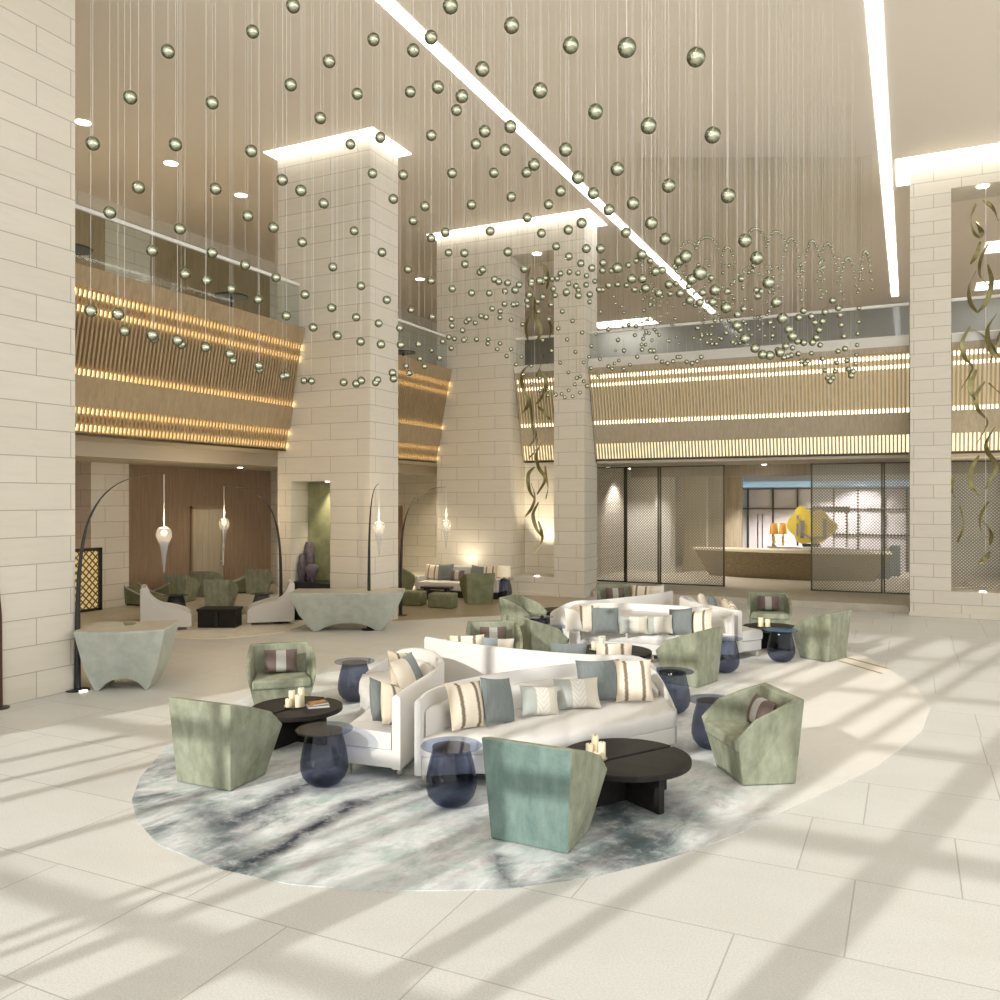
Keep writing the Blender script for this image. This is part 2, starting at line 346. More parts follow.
# lounge below the left balcony
b = MB(); b.box(-17.2, -14.1, 8.3, 25.5, 0, .2); b.box(-14.1, -13.05, 15.4, 19.6, 0, .2); struct(b, 'floor_lounge', M['step'])
b = MB(); b.box(-17.6, -17.2, 14.39, 19.9, .2, 3.57); struct(b, 'wall_lounge', M['walnut'])
b = MB(); b.box(-17.6, -17.3, 6, 13.3, .2, 3.57); struct(b, 'wall_lounge_front', M['orangewood'])
b = MB(); b.box(-17.6, -16.75, 13.35, 14.39, .2, 3.57); struct(b, 'wall_lounge_pier', M['stone'])
b = MB(); b.box(-17.2, -13.6, 19.9, 20.2, .2, 3.57); struct(b, 'wall_lounge_end', M['stone'])
b = MB(); b.box(-18, -9.4, 25.5, 25.8, 0, 3.9); struct(b, 'wall_lounge_back', M['stone'])
b = MB(); b.box(-17.19, -17.13, 14.4, 19.88, .2, .42); struct(b, 'baseboard_lounge', M['dark'])
# door in the walnut wall
d = MB(); p0 = PXp(192, 560, -17.19); p1 = PXp(223, 560, -17.19)
y0, y1 = p0.y, p1.y
d.box(-17.2, -17.14, y0-.06, y0, .2, 2.52); d.box(-17.2, -17.14, y1, y1+.06, .2, 2.52); d.box(-17.2, -17.14, y0-.06, y1+.06, 2.46, 2.54); 
door = tag(d.build('door_1', M['walnut']), kind='structure')
d = MB(); d.box(-17.195, -17.17, y0, y1, .2, 2.46); d.build('door_leaf', M['woodgrey'], door)
d = MB(); d.tube([(-17.07, y1-.12, .9), (-17.07, y1-.12, 2.2)], .022); d.box(-17.17, -17.07, y1-.13, y1-.11, 1.0, 1.03); d.box(-17.17, -17.07, y1-.13, y1-.11, 2.07, 2.1); d.build('door_handle', M['whitetrim'], door, 40)
d = MB(); d.box(-17.0, -16.1, 25.46, 25.5, .0, 2.5); d.build('door_2', M['walnut']); bpy.data.objects['door_2']['kind'] = 'structure'
# brown band on the floor in front of the far pillar
b = MB(); pts = [P(397,621), P(450,618), P(500,615.3), P(560,612), P(610,608), P(640,604), P(600,599.5)]
pl = [(p.x, p.y) for p in pts] + [(-8.0, 21.98), (-12.9, 21.98), (-14.0, 22.0), (-14.0, 16.5)]
b.prism(pl, 0.0, .006); struct(b, 'floor_brown_band', M['border'])
# lobby beyond the lattice screens
b = MB(); b.box(-9.2, 9, 23.32, 34, 0, .17); b.box(-8.05, -.02, 23.12, 23.32, 0, .17); b.box(-8.0, -.02, 22.55, 23.12, 0, .17); struct(b, 'floor_lobby', M['step'])
b = MB(); b.box(-14, 12, 33.6, 34, .17, 3.8); struct(b, 'wall_lobby', M['plaster'])
b = MB(); b.box(-9.4, -9.2, 23.32, 33.6, 0, 3.78); struct(b, 'wall_lobby_side', M['stone'])
b = MB(); b.box(-8.0, 9, 26.2, 26.5, 3.42, 3.78); struct(b, 'trim_2', M['woodgrey'])
def lobby_wall(px0, px1, Y, th, name, m, z1=3.78):
    a, c = PYp(px0, 500, Y), PYp(px1, 500, Y); q = MB(); q.box(a.x, c.x, Y, Y+th, .17, z1); return struct(q, name, m)
lobby_wall(655, 671, 29.0, .6, 'wall_lobby_pier', M['plaster'])
lobby_wall(683, 706, 30.2, .4, 'wall_lobby_dark', M['woodgrey'])
lobby_wall(706, 741, 32.6, .4, 'wall_lobby_panel', M['woodgrey'])
# emissive ceiling strips and pillar coves
def light_thing(name, label, cat, rects, mt, z, th=.012, group=None):
    q = MB()
    for r in rects: q.box(*r, z-th, z)
    return tag(q.build(name, mt), label, cat, group)
light_thing('ceiling_light_strip', 'long white light strip running diagonally across ceiling above the globes', 'light', [(-7.59, -7.35, -3, 36.3)], M['strip'], CEIL)
light_thing('ceiling_light_strip', 'long white light strip pointing at the slotted pillar edge, clear of globes', 'light', [(-.64, -.40, -3, 36.3)], M['strip'], CEIL)
def ring(x0, x1, y0, y1, o=.22, ob=.22):
    return [(x0-o, x1+o, y0-o, y0), (x0-o, x1+o, y1, y1+ob), (x0-o, x0, y0, y1), (x1, x1+o, y0, y1)]
light_thing('cove_light', 'glowing white cove ring round top of the solid middle pillar', 'light', ring(-13.0,-10.47,15.27,16.38), M['cove'], CEIL)
light_thing('cove_light', 'glowing white cove ring round top of the wide slotted pillar at back', 'light', ring(-12.73,-8.06,22.05,23.1), M['cove'], CEIL)
light_thing('cove_light', 'glowing white cove ring round top of the slotted pillar beside the reception', 'light', ring(0,3.4,22.05,23.1,.3,.5), M['cove'], CEIL)
# far lights above the upper back floor
for (px0, px1, py0, py1, lb) in ((600,650,329,318,'far white ceiling panel seen over upper balcony beside the wide slotted pillar'),
                                 (983,1003,254,241,'far white ceiling panel seen through right slot, the higher one'),
                                 (975,1000,291,281,'far white ceiling panel seen through right slot, the lower one')):
    a = P(px0, py0, CEIL-.02); c = P(px1, py1, CEIL-.02)
    x0, x1 = sorted((a.x, c.x)); y0, y1 = sorted((a.y, c.y)); y1 = min(max(y1, y0+.8), 37.5); y0 = min(y0, y1-.8)
    light_thing('ceiling_panel_light', lb, 'light', [(x0, max(x1, x0+1.6), y0, y1)], M['cove'], CEIL)
# window wall behind the viewer: real mullions that lay bars of shade over the floor
b = MB(); YW = -4.0
for w_, t_ in ((-9.98,.14),(-9.3,.08),(-8.7,.14),(-7.38,.12),(-5.95,.07),(-5.75,.05),(-5.41,.12),(-4.72,.42),(-3.74,.18),(-3.23,.14),(-2.0,.30),(1.0,.2),(3.2,.3),(5.5,.2),(7.8,.3),(10,.2),(12.4,.3)):
    xx = w_ - .27*4.0; b.box(xx-t_/2, xx+t_/2, YW-.12, YW, 0, CEIL)
for z_, t_ in ((3.58,.10),(5.05,.16),(6.4,.13),(7.7,.13),(9.1,.13)): b.box(-12.2, 15.8, YW-.1, YW-.02, z_-t_/2, z_+t_/2)
struct(b, 'window_1', M['bronze'])
b = MB(); b.box(-19.3, -12.2, -4.2, -4.0, 0, CEIL); struct(b, 'wall_front', M['stone'])
b = MB(); b.box(-19.5, -19.3, -4, 38, 0, 6.5); struct(b, 'wall_left', M['plaster'])

# ================================================================== BALCONIES
ZB, ZT = 3.84, 6.55
def fascia(axis, a0, a1, label, led):
    """leaning veneer front with slats and light lines; axis 'y' runs along Y (left balcony), 'x' along X (back balcony)"""
    def pt(s, off, z):
        k = (z-ZB)/(ZT-ZB)
        if axis == 'y': return (-12.79 + .52*k + off, s, z)
        return (s, 23.0 - .66*k - off, z)
    def slab(mb, s0, s1, o0, o1, z0, z1):
        mb.add([pt(s0,o0,z0), pt(s1,o0,z0), pt(s1,o1,z0), pt(s0,o1,z0), pt(s0,o0,z1), pt(s1,o0,z1), pt(s1,o1,z1), pt(s0,o1,z1)],
               [(3,2,1,0),(4,5,6,7),(0,1,5,4),(1,2,6,5),(2,3,7,6),(3,0,4,7)])
    wd = M['wood'] if axis == 'y' else M['woodgrey']
    mid = pt((a0+a1)/2, 0, ZB)
    t = empty('balcony_fascia', mid, 0, label, 'balcony front'); inv = Vector(mid)
    def part(mb, nm, mt):
        mb.v = [tuple(Vector(v)-inv) for v in mb.v]; return mb.build(nm, mt, t)
    q = MB(); slab(q, a0, a1, -.12, 0, ZB, ZT); part(q, 'panel', wd)
    q = MB(); slab(q, a0, a1, 0, .07, 6.22, 6.36 if axis == 'x' else ZT); part(q, 'veneer_band', wd)
    if axis == 'x': q = MB(); slab(q, a0, a1, 0, .09, 6.36, ZT); part(q, 'stone_ledge', M['plaster'])
    q = MB(); slab(q, a0, a1, 0, .07, 4.30, 4.80); part(q, 'veneer_band', wd)
    for z0, z1, pitch in ((4.80, 6.22, .088), (3.86, 4.30, .088)):
        q = MB(); n_ = int((a1-a0)/pitch)
        for i in range(n_+1):
            s = a0 + i*pitch
            if s + .05 > a1: break
            slab(q, s, s+.040, 0, .07, z0, z1)
        part(q, 'slats', wd)
    for z, h in ((6.13,.10), (5.88,.09), (4.86,.10), (4.225,.09), (3.94,.10)) if axis == 'y' else ((6.12,.09), (5.90,.08), (4.87,.09)):
        q = MB(); slab(q, a0, a1, .004, .014, z-h/2, z+h/2); part(q, 'light_strip', led)
    bl_ = M['glowy'] if axis == 'y' else M['glowx']  # glowing sheets added behind the slats to give their gold glow
    q = MB(); slab(q, a0, a1, .001, .003, 4.82, 6.2); part(q, 'added_glow_panel', bl_)
    q = MB(); slab(q, a0, a1, .001, .003, 3.87, 4.29); part(q, 'added_glow_panel', bl_ if axis == 'y' else M['glowlow'])
    q = MB(); slab(q, a0, a1, -.1, .06, ZB-.03, ZB); part(q, 'bottom_rail', M['bronze'])
    return t
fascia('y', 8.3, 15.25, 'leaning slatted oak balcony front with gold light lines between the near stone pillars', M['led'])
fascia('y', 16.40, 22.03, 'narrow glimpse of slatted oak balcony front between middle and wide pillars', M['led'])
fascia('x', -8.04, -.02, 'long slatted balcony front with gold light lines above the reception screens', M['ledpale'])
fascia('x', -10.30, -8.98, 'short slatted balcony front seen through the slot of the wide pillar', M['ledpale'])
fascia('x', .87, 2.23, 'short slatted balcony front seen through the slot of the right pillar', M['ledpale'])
def balustrade(axis, a0, a1, zr, label):
    mid = (-12.38, (a0+a1)/2, ZT) if axis == 'y' else ((a0+a1)/2, 22.46, ZT)
    t = empty('glass_balustrade', mid, 0, label, 'railing'); h = (a1-a0)/2
    def bx(q, s0, s1, o0, o1, z0, z1):
        if axis == 'y': q.box(o0, o1, s0, s1, z0-ZT, z1-ZT)
        else: q.box(s0, s1, o0, o1, z0-ZT, z1-ZT)
    q = MB(); bx(q, -h, h, -.008, .008, ZT, zr); q.build('glass_panel', M['glass'], t)
    q = MB(); bx(q, -h, h, -.035, .035, zr, zr+.07); q.build('handrail', M['whitetrim'], t, bevel=.01)
    q = MB(); bx(q, -h, h, -.05, .05, ZT-.02, ZT+.04); q.build('bottom_rail', M['chrome'], t)
    return t
balustrade('y', 8.3, 15.25, 7.5, 'clear glass railing with white handrail above the near oak balcony front')
balustrade('y', 16.4, 22.03, 7.5, 'clear glass railing with white handrail in gap between middle and wide pillars')
balustrade('x', -8.04, -.02, 7.33, 'clear glass railing with white handrail above the reception balcony front')
balustrade('x', -10.3, -8.98, 7.33, 'short glass railing inside slot of the wide pillar')
balustrade('x', .87, 2.23, 7.33, 'short glass railing inside slot of the right pillar')
b = MB(); b.box(-8.04, -.02, 22.35, 22.62, 6.5, 6.62); struct(b, 'trim_3', M['plaster'])
# upper left floor: veneer panels and round tables at the rail
for px0, px1, lb in ((151, 268, 'wide oak panel on upper floor wall behind the glass railing'), (70, 103, 'narrow oak panel on upper floor wall, next to the near stone pillar')):
    a, c = PXp(px0, 300, -19.08), PXp(px1, 300, -19.08)
    q = MB(); q.box(-19.1, -19.0, a.y, c.y, 6.5, 10.1); tag(q.build('wall_panel', M['wood']), lb, 'wall panel')
def upper_table(px, py, lb):
    q = PXp(px, py, -13.3); t = empty('pedestal_table', (q.x, q.y, 6.5), 0, lb, 'table'); h = q.z-6.5
    k = MB(); k.lathe([(.01, h-.03), (.36, h-.03), (.37, h), (.01, h)], 28); k.build('table_top', M['dark'], t, 40)
    k = MB(); k.lathe([(.2, 0), (.2, .02), (.035, .05), (.035, h-.03)], 18); k.build('pedestal', M['dark'], t, 40)
upper_table(231, 296, 'black round pedestal table behind the glass railing, before wide oak panel')
upper_table(403, 352, 'black round pedestal table on upper floor in gap between two pillars')
upper_table(70, 248, 'black round pedestal table on upper floor at the near pillar edge')
for i, (px, py) in enumerate(((83,122),(171,163),(241,195),(420,279))):
    q = P(px, py, CEIL); t = empty('ceiling_downlight', (q.x, q.y, CEIL), 0, ('round ceiling downlight beside the near stone pillar','round ceiling downlight, middle of three over the upper floor','round ceiling downlight over upper floor, closest to the middle pillar','round ceiling downlight in the gap between middle and wide pillars')[i], 'light')
    k = MB(); k.lathe([(.16,-.012),(.19,-.012),(.19,0),(.16,0)], 28, close=False); k.build('trim_ring', M['whitetrim'], t, 40)
    k = MB(); k.lathe([(.001,-.008),(.16,-.008),(.16,-.002),(.001,-.002)], 28); k.build('lens', M['down'], t)
# lamps that light from the fittings
def spot(loc, tgt, e, col=(1,.88,.68), size=70, r=.06, blend=.6):
    l = bpy.data.lights.new('spot', 'SPOT'); l.energy = e; l.color = col; l.spot_size = R(size); l.spot_blend = blend; l.shadow_soft_size = r
    o = bpy.data.objects.new('spot_beam', l); COL.objects.link(o); o.location = loc
    o.rotation_euler = (Vector(tgt)-Vector(loc)).to_track_quat('-Z', 'Y').to_euler(); return o
for px, py in ((83,122),(171,163),(241,195),(420,279)):
    q = P(px, py, CEIL); spot((q.x, q.y, CEIL-.05), (q.x, q.y, 0), 450)

# ================================================================== LATTICE SCREENS AND RECEPTION
def screen(x0, x1, y, label, z0=.17, z1=3.72):
    t = empty('lattice_screen', ((x0+x1)/2, y, z0), 0, label, 'screen'); h = (x1-x0)/2; zz = z1-z0
    q = MB(); q.box(-h, h, -.006, .006, .03, zz-.03); q.build('lattice_panel', M['mesh'], t)
    q = MB(); w = .035
    q.box(-h, -h+w*1.3, -.03, .03, 0, zz); q.box(h-w*1.3, h, -.03, .03, 0, zz); q.box(-h, h, -.03, .03, 0, w); q.box(-h, h, -.03, .03, zz-w, zz); q.build('frame', M['bronze'], t)
    return t
screen(-9.15, -7.89, 25.25, 'bronze lattice screen panel touching the wide slotted pillar')
screen(-7.87, -6.82, 25.2, 'second bronze lattice screen panel from the wide slotted pillar')
screen(-6.80, -4.87, 25.2, 'wide bronze lattice screen panel on the pillar side of the open doorway')
screen(-2.50, -.66, 25.2, 'bronze lattice screen panel in front of gold emblem, edging the doorway')
screen(-.65, .45, 25.25, 'narrow bronze lattice screen panel partly hidden by the right slotted pillar')
screen(.75, 3.2, 25.2, 'bronze lattice screen panel seen through the slot of the right pillar')
# reception desk, boat shaped with a bowed front
t = empty('reception_desk', (-3.55, 28.6, .17), 0, 'long boat-shaped reception desk with bowed gold-brown front behind the doorway', 'desk')
q = MB(); rs = []; nn = 24
for i in range(nn+1):
    s = -1 + 2*i/nn; bow = .75*(1-s*s)
    rs.append([(s*2.55, .3-bow*.8, 0), (s*3.0, .1-bow, .86), (s*3.0, .55, .86), (s*2.55, .55, 0)])
q.rings(rs); q.build('desk_front', noisy('desk_bronze', (.29,.22,.125), (.20,.15,.08), 9, .4, .1, (1,1,3)), t, 40)
q = MB(); rs = []
for i in range(nn+1):
    s = -1 + 2*i/nn; bow = .75*(1-s*s)
    rs.append([(s*3.05, .06-bow, .86), (s*3.05, .06-bow, .93), (s*3.05, .6, .93), (s*3.05, .6, .86)])
q.rings(rs); q.build('worktop', M['candle'], t, 40)
# white back counter with two lamps
a, c = PYp(767, 545, 31.0), PYp(850, 545, 31.0)
q = MB(); q.box(a.x, c.x, 31.0, 31.6, .17, 1.08); tag(q.build('back_counter', M['lilac'], bevel=.01), 'pale back counter behind the reception desk under the gold lamps', 'counter')
def gold_lamp(px, lb, dy):
    p = PYp(px, 543, 31.2+dy); t = empty('table_lamp', (p.x, 31.2+dy, 1.08), 0, lb, 'lamp')
    k = MB(); k.lathe([(.09,0),(.09,.02),(.03,.05),(.07,.14),(.03,.22),(.06,.30),(.02,.36),(.02,.46)], 18); k.build('lamp_base', M['gold'], t, 50)
    k = MB(); k.lathe([(.15,.42),(.115,.80)], 24, close=False); k.build('lamp_shade', M['amber'], t, 50)
gold_lamp(774, 'amber-shaded gold table lamp further from the emblem', .05); gold_lamp(783, 'amber-shaded gold table lamp nearer the emblem', .1)
# gold emblem: rounded four-lobed plaque with dark letter-like strokes
ce = PYp(811.5, 524, 31.2); t = empty('gold_emblem', (ce.x, 31.2, 1.08), 0, 'big gold lobed emblem sign with dark strokes behind the reception desk', 'sign')
def epx(cx, cy):                                         # emblem sheet coordinates -> metres
    s = .17*31.0/F*1.0; return ((cx-362)*s*.95, (605-cy)*s*.95+.10)
out = [(298,378),(322,390),(350,414),(372,416),(405,402),(440,416),(458,448),(462,462),(495,472),(508,502),(494,532),(462,548),(452,572),(425,598),(395,606),(362,598),(340,600),(312,608),(282,596),(270,572),(262,556),(234,532),(222,500),(228,468),(250,446),(262,430),(272,405)]
def smooth(pts, it=1):
    for _ in range(it):
        o = []
        for i in range(len(pts)):
            a, c = pts[i], pts[(i+1) % len(pts)]
            o += [(a[0]*.75+c[0]*.25, a[1]*.75+c[1]*.25), (a[0]*.25+c[0]*.75, a[1]*.25+c[1]*.75)]
        pts = o
    return pts
q = MB(); q.prism_y(smooth([epx(*p) for p in out]), -.03, .03); q.build('plaque', M['goldpaint'], t); q = MB(); q.box(-.3, .3, -.08, .08, 0, .11); q.build('base', M['dark'], t)
q = MB()
for r_ in ((278,292,437,460),(278,290,485,560),(300,322,468,568),(300,320,560,572),(424,446,458,570),(385,446,562,574)):
    a, c = epx(r_[0], r_[3]), epx(r_[1], r_[2]); q.box(a[0], c[0], -.045, -.03, a[1], c[1])
arc = [epx(322,556), epx(345,572), epx(372,578), epx(400,572)]; arc2 = [epx(322,540), epx(345,558), epx(372,564), epx(400,560)]
q.prism_y(arc+arc2[::-1], -.045, -.03)
q.build('letter_strokes', noisy('slate_enamel', (.30,.27,.33), (.24,.22,.28), 5, .4), t)
# glazed partition with steel mullions and lilac panels behind the counter
t = empty('glazed_partition', (-1.5, 33.3, .17), 0, 'tall lilac glazed partition with dark mullions and blue light tube behind reception', 'partition')
a, c = PYp(741, 500, 33.3), PYp(925, 500, 33.3); x0, x1 = a.x+1.5, c.x+1.5
q = MB(); q.box(x0, x1, .05, .1, 0, 2.98); q.build('panel', M['lilac'], t)
for px in (748, 773, 797.6, 834, 858, 884, 907):
    xx = PYp(px, 500, 33.3).x + 1.5; q = MB(); q.box(xx-.03, xx+.03, -.03, .05, 0, 2.98); q.build('mullion', M['bronze'], t)
for zz in (2.2, 2.95): q = MB(); q.box(x0, x1, -.02, .05, zz-.02, zz+.02); q.build('transom', M['bronze'], t)
for zz in (1.28,):
    xx0 = PYp(834, 500, 33.3).x+1.5; q = MB(); q.box(xx0, x1, -.02, .05, zz-.02, zz+.02); q.build('transom', M['bronze'], t)
q = MB(); q.tube([(x0-.2, -.15, 3.12), (x1, -.15, 3.12)], .11, 14); q.build('light_tube', M['bluelight'], t, 50)
q = MB(); q.box(x0-.28, x0, 0, .1, 0, 3.3); q.build('side_glow', M['bluelight'], t)
for px in (758, 762.5):
    xx = PYp(px, 500, 33.3).x+1.5; q = MB(); q.tube([(xx, -.04, .55), (xx, -.04, 2.0)], .018); q.build('door_handle', M['bronze'], t, 40)
# tall console behind the emblem and a slate-blue bench
a, c = PYp(812, 505, 31.9), PYp(850, 505, 31.9)
t = empty('console_table', ((a.x+c.x)/2, 31.9, .17), 0, 'tall dark console with slim legs behind the gold emblem', 'table'); h = (c.x-a.x)/2
q = MB(); q.box(-h, h, -.2, .2, 2.1, 2.3); q.build('table_top', M['bronze'], t)
for sx in (-1, 1):
    for sy in (-1, 1): q = MB(); q.box(sx*(h-.1)-.03, sx*(h-.1)+.03, sy*.15-.03, sy*.15+.03, 0, 2.1); q.build('leg', M['bronze'], t)
a, c = PYp(851, 548, 30.2), PYp(890, 548, 30.2)
t = empty('slate_sofa', ((a.x+c.x)/2, 30.2, .17), 0, 'slate-blue low sofa at the end of the reception desk', 'sofa'); h = (c.x-a.x)/2
bl = mat('slate_blue_fabric', (.10,.16,.20), .8)
q = MB(); q.box(-h, h, -.35, .35, 0, .9); q.build('seat', bl, t, bevel=.03); q = MB(); q.box(h-.02, h+.3, -.4, .4, .1, 1.05); q.build('armrest', bl, t, bevel=.04)
# tall olive door panels in the lobby left of the doorway
a, c = PYp(603, 500, 29.6), PYp(617, 500, 29.6)
b = MB(); b.box(a.x-.5, c.x+1.9, 29.65, 29.95, .17, 3.78); struct(b, 'wall_lobby_left', M['plaster'])
q = MB(); q.box(a.x, c.x, 29.55, 29.65, .2, 3.25); struct(q, 'wall_lobby_olive', noisy('olive_lacquer', (.36,.35,.20), (.28,.27,.14), 3, .5))
for i, (px, py) in enumerate(((610,466),(672,466),(765,465),(860,464))):
    q = PYp(px, py, 25.9); q = Vector((q.x, 25.75, 3.74)); t = empty('soffit_downlight', q, 0, ('soffit downlight nearest the wide slotted pillar','soffit downlight above the wide lattice screen','soffit downlight above the open doorway','soffit downlight above emblem lattice screen')[i], 'light')
    k = MB(); k.lathe([(.001,-.01),(.07,-.01),(.07,0),(.001,0)], 18); k.build('lens', M['down'], t)
    spot(q - Vector((0,0,.05)), q + Vector((0, .55, -2)), 60)
for px, Y, e in ((765,31.0,1000),(830,31.8,1100),(630,28.0,550),(860,32.4,800),(960,28,800),(700,27.5,380)):
    q = PYp(px, 470, Y); spot((q.x, Y, 3.7), (q.x, Y+.3, 0), e, (1,.94,.90), size=110)
    k = MB(); k.lathe([(.001,-.015),(.08,-.015),(.08,0),(.001,0)], 18, (q.x, Y, 3.775)); tag(k.build('lobby_downlight', M['down']), {765:'lobby downlight over the doorway desk',830:'lobby downlight over the emblem',630:'lobby downlight before the olive panel',860:'lobby downlight by the slate-blue sofa',960:'lobby downlight behind the right slotted pillar',700:'lobby downlight over the desk end'}[px], 'light')

# ================================================================== HANGING RIBBON SCULPTURES
def ribbon(pts, wmax, tw):
    pts = [Vector(p) for p in pts]; cv = []
    ext = [pts[0]*2-pts[1]] + pts + [pts[-1]*2-pts[-2]]
    for i in range(1, len(ext)-2):
        p0, p1, p2, p3 = ext[i-1:i+3]
        for k in range(6):
            u = k/6; cv.append(.5*((2*p1)+(p2-p0)*u+(2*p0-5*p1+4*p2-p3)*u*u+(3*p1-p0-3*p2+p3)*u**3))
    cv.append(pts[-1]); rs = []; m = len(cv)
    for i, p in enumerate(cv):
        tt = (cv[min(i+1, m-1)]-cv[max(0, i-1)]).normalized(); u = i/(m-1); w = wmax*(math.sin(math.pi*(.06+.88*u))**.7)
        ang = tw + 1.5*u; side = (Vector((math.cos(ang), math.sin(ang), 0))); side = (side - tt*side.dot(tt)).normalized(); nn = tt.cross(side)*.008
        rs.append([p+side*w+nn, p-side*w+nn, p-side*w-nn, p+side*w-nn])
    q = MB(); q.rings(rs); return q
M['kelp'] = noisy('olive_bronze', (.30,.27,.12), (.16,.14,.06), 5, .35, metal=.7, coord='pos')
def sculpture(x0, yy, curves, top, label):
    t = empty('ribbon_sculpture', (x0, yy, 0), 0, label, 'sculpture'); t.location.z = top
    for i, (cx, cy, s, cs) in enumerate(curves):
        for j, cu in enumerate(cs):
            pts = []
            for k, (a, c) in enumerate(cu):
                v = PYp(cx + s*a, cy + s*c, yy); v.y += .08*math.sin(j*1.7+k*.8); pts.append(v - Vector((x0, yy, top)))
            ribbon(pts, .055, j*.9).build('ribbon', M['kelp'], t, 50)
    q = MB(); q.tube([(0,0,0), (0,.02,-8.3)], .006, 5); q.build('cable', M['wire'], t)
    return t
CU = [(500,220,.18,[[(200,230),(240,260),(262,320),(255,380)],[(160,260),(150,330),(185,420)],[(190,430),(185,500),(150,590),(160,680)],[(195,430),(200,540),(225,610),(190,690)],[(265,540),(280,600),(265,660)],[(240,740),(220,820),(205,870)],[(175,800),(130,850),(130,930),(160,1000)],[(220,830),(255,890),(240,950),(215,1000)]]),
      (500,380,.22,[[(130,75),(120,120),(95,150)],[(130,80),(140,150),(150,230),(155,250)],[(205,30),(200,70),(170,110)],[(175,120),(205,150),(225,180)],[(150,200),(155,260),(125,305)],[(165,265),(160,320),(135,355)],[(190,285),(170,340),(180,400),(205,450),(165,520)],[(160,395),(128,430),(130,500),(155,545)],[(200,390),(205,440),(215,490),(210,540)],[(140,470),(160,530),(150,580),(120,620)],[(180,555),(155,610),(165,670),(185,710)],[(175,640),(185,690),(185,735),(150,790)]])]
sculpture(-9.6, 22.17, CU, 9.68, 'hanging sculpture of twisted bronze ribbons inside slot of the wide pillar')
CU2 = [(880,150,.25,[[(410,200),(450,225),(475,280)],[(385,210),(365,270),(375,330),(400,355)],[(385,290),(405,330),(400,355)],[(400,370),(385,420),(362,455)],[(435,370),(405,430),(400,500),(435,540),(445,570)],[(385,480),(358,540),(360,610),(390,655)],[(430,460),(445,530),(425,610),(390,650)],[(360,705),(328,770),(340,830),(370,870),(325,955)],[(355,710),(400,730),(440,770),(475,830)],[(465,655),(430,720),(440,800),(470,830)],[(385,880),(360,950),(380,1000)],[(500,700),(470,760),(440,850)]]),
       (880,370,.25,[[(420,45),(385,100),(395,160),(430,210),(385,300)],[(435,50),(480,90),(520,120)],[(460,228),(425,290),(430,330),(465,390),(420,480)],[(395,342),(365,400),(365,460),(395,500)],[(435,525),(405,580),(405,640),(440,690)],[(410,600),(445,650),(440,700)],[(440,725),(420,755),(395,775)],[(300,420),(285,470),(300,510)],[(320,540),(335,620),(310,690)]])]
sculpture(1.55, 22.17, CU2, 9.83, 'hanging sculpture of twisted bronze ribbons inside slot of the right pillar')
for (px, py, Y, lb1, lb2) in ((537, 578, 22.2, 'small uplight on the sill of the wide pillar slot', 'round downlight at top of the wide pillar slot'), (983, 593, 22.2, 'small uplight on the sill of the right pillar slot', 'round downlight at top of the right pillar slot')):
    zz, zt = (.53, 9.7) if px < 600 else (.6, 9.85)
    q = PYp(px, py, Y); k = MB(); k.lathe([(.07,0),(.07,.02),(.05,.025)], 16, (q.x, Y, zz)); tag(k.build('sill_uplight', M['down'], None, 40), lb1, 'light')
    spot((q.x, Y, zz+.05), (q.x, Y+.7, zz+2), 450, size=60); 
    k = MB(); k.lathe([(.12,0),(.12,-.02),(.09,-.02)], 20, (q.x, Y, zt)); tag(k.build('slot_downlight', M['down'], None, 40), lb2, 'light')
    spot((q.x, Y, zt-.05), (q.x, Y, 0), 250, size=50)

# ================================================================== RUG
RO = [(132,800),(137,822),(160,846),(215,868),(290,885),(380,892),(500,890),(590,878),(665,860),(730,838),(800,805),(880,765),(922,732),(931,708),(916,688),(896,674),(866,657)]
rp = [P(*p) for p in RO]
rp = [(v.x, v.y) for v in rp] + [W(6.1,16.2), W(5.4,17.4), W(4.0,17.9), W(2.5,18.0), W(.8,17.6), W(-.8,16.6), W(-2.0,15.2), W(-2.9,13.5), W(-3.5,11.6), W(-3.75,10.0)] + [(P(140,778).x, P(140,778).y)]
b = MB(); b.prism(rp, .001, .007); rug = tag(b.build('rug', M['rug']), 'large oval pale rug with dark marbled strokes under the seating groups', 'rug')
def stripe(p0, p1, w):
    a, c = Vector(P(*p0)), Vector(P(*p1)); dv = (c-a).normalized(); nv = Vector((-dv.y, dv.x, 0))*w
    q = MB(); q.prism([((a+nv).x, (a+nv).y), ((a-nv).x, (a-nv).y), ((c-nv).x, (c-nv).y), ((c+nv).x, (c+nv).y)], 0.0072, .0080); return q
stripe((845,657.5), (888,669), .035).build('rug_stripe', M['rugline'], rug); stripe((838,661), (882,674), .03).build('rug_stripe', M['rugline'], rug)
c0 = P(222, 626); b = MB(); b.prism([(c0.x+1.75*math.cos(k*math.pi/18), c0.y+1.75*math.sin(k*math.pi/18)) for k in range(36)], .001, .014)
tag(b.build('rug', M['ruglight']), 'small round pale rug under the black table by the white armchairs', 'rug')

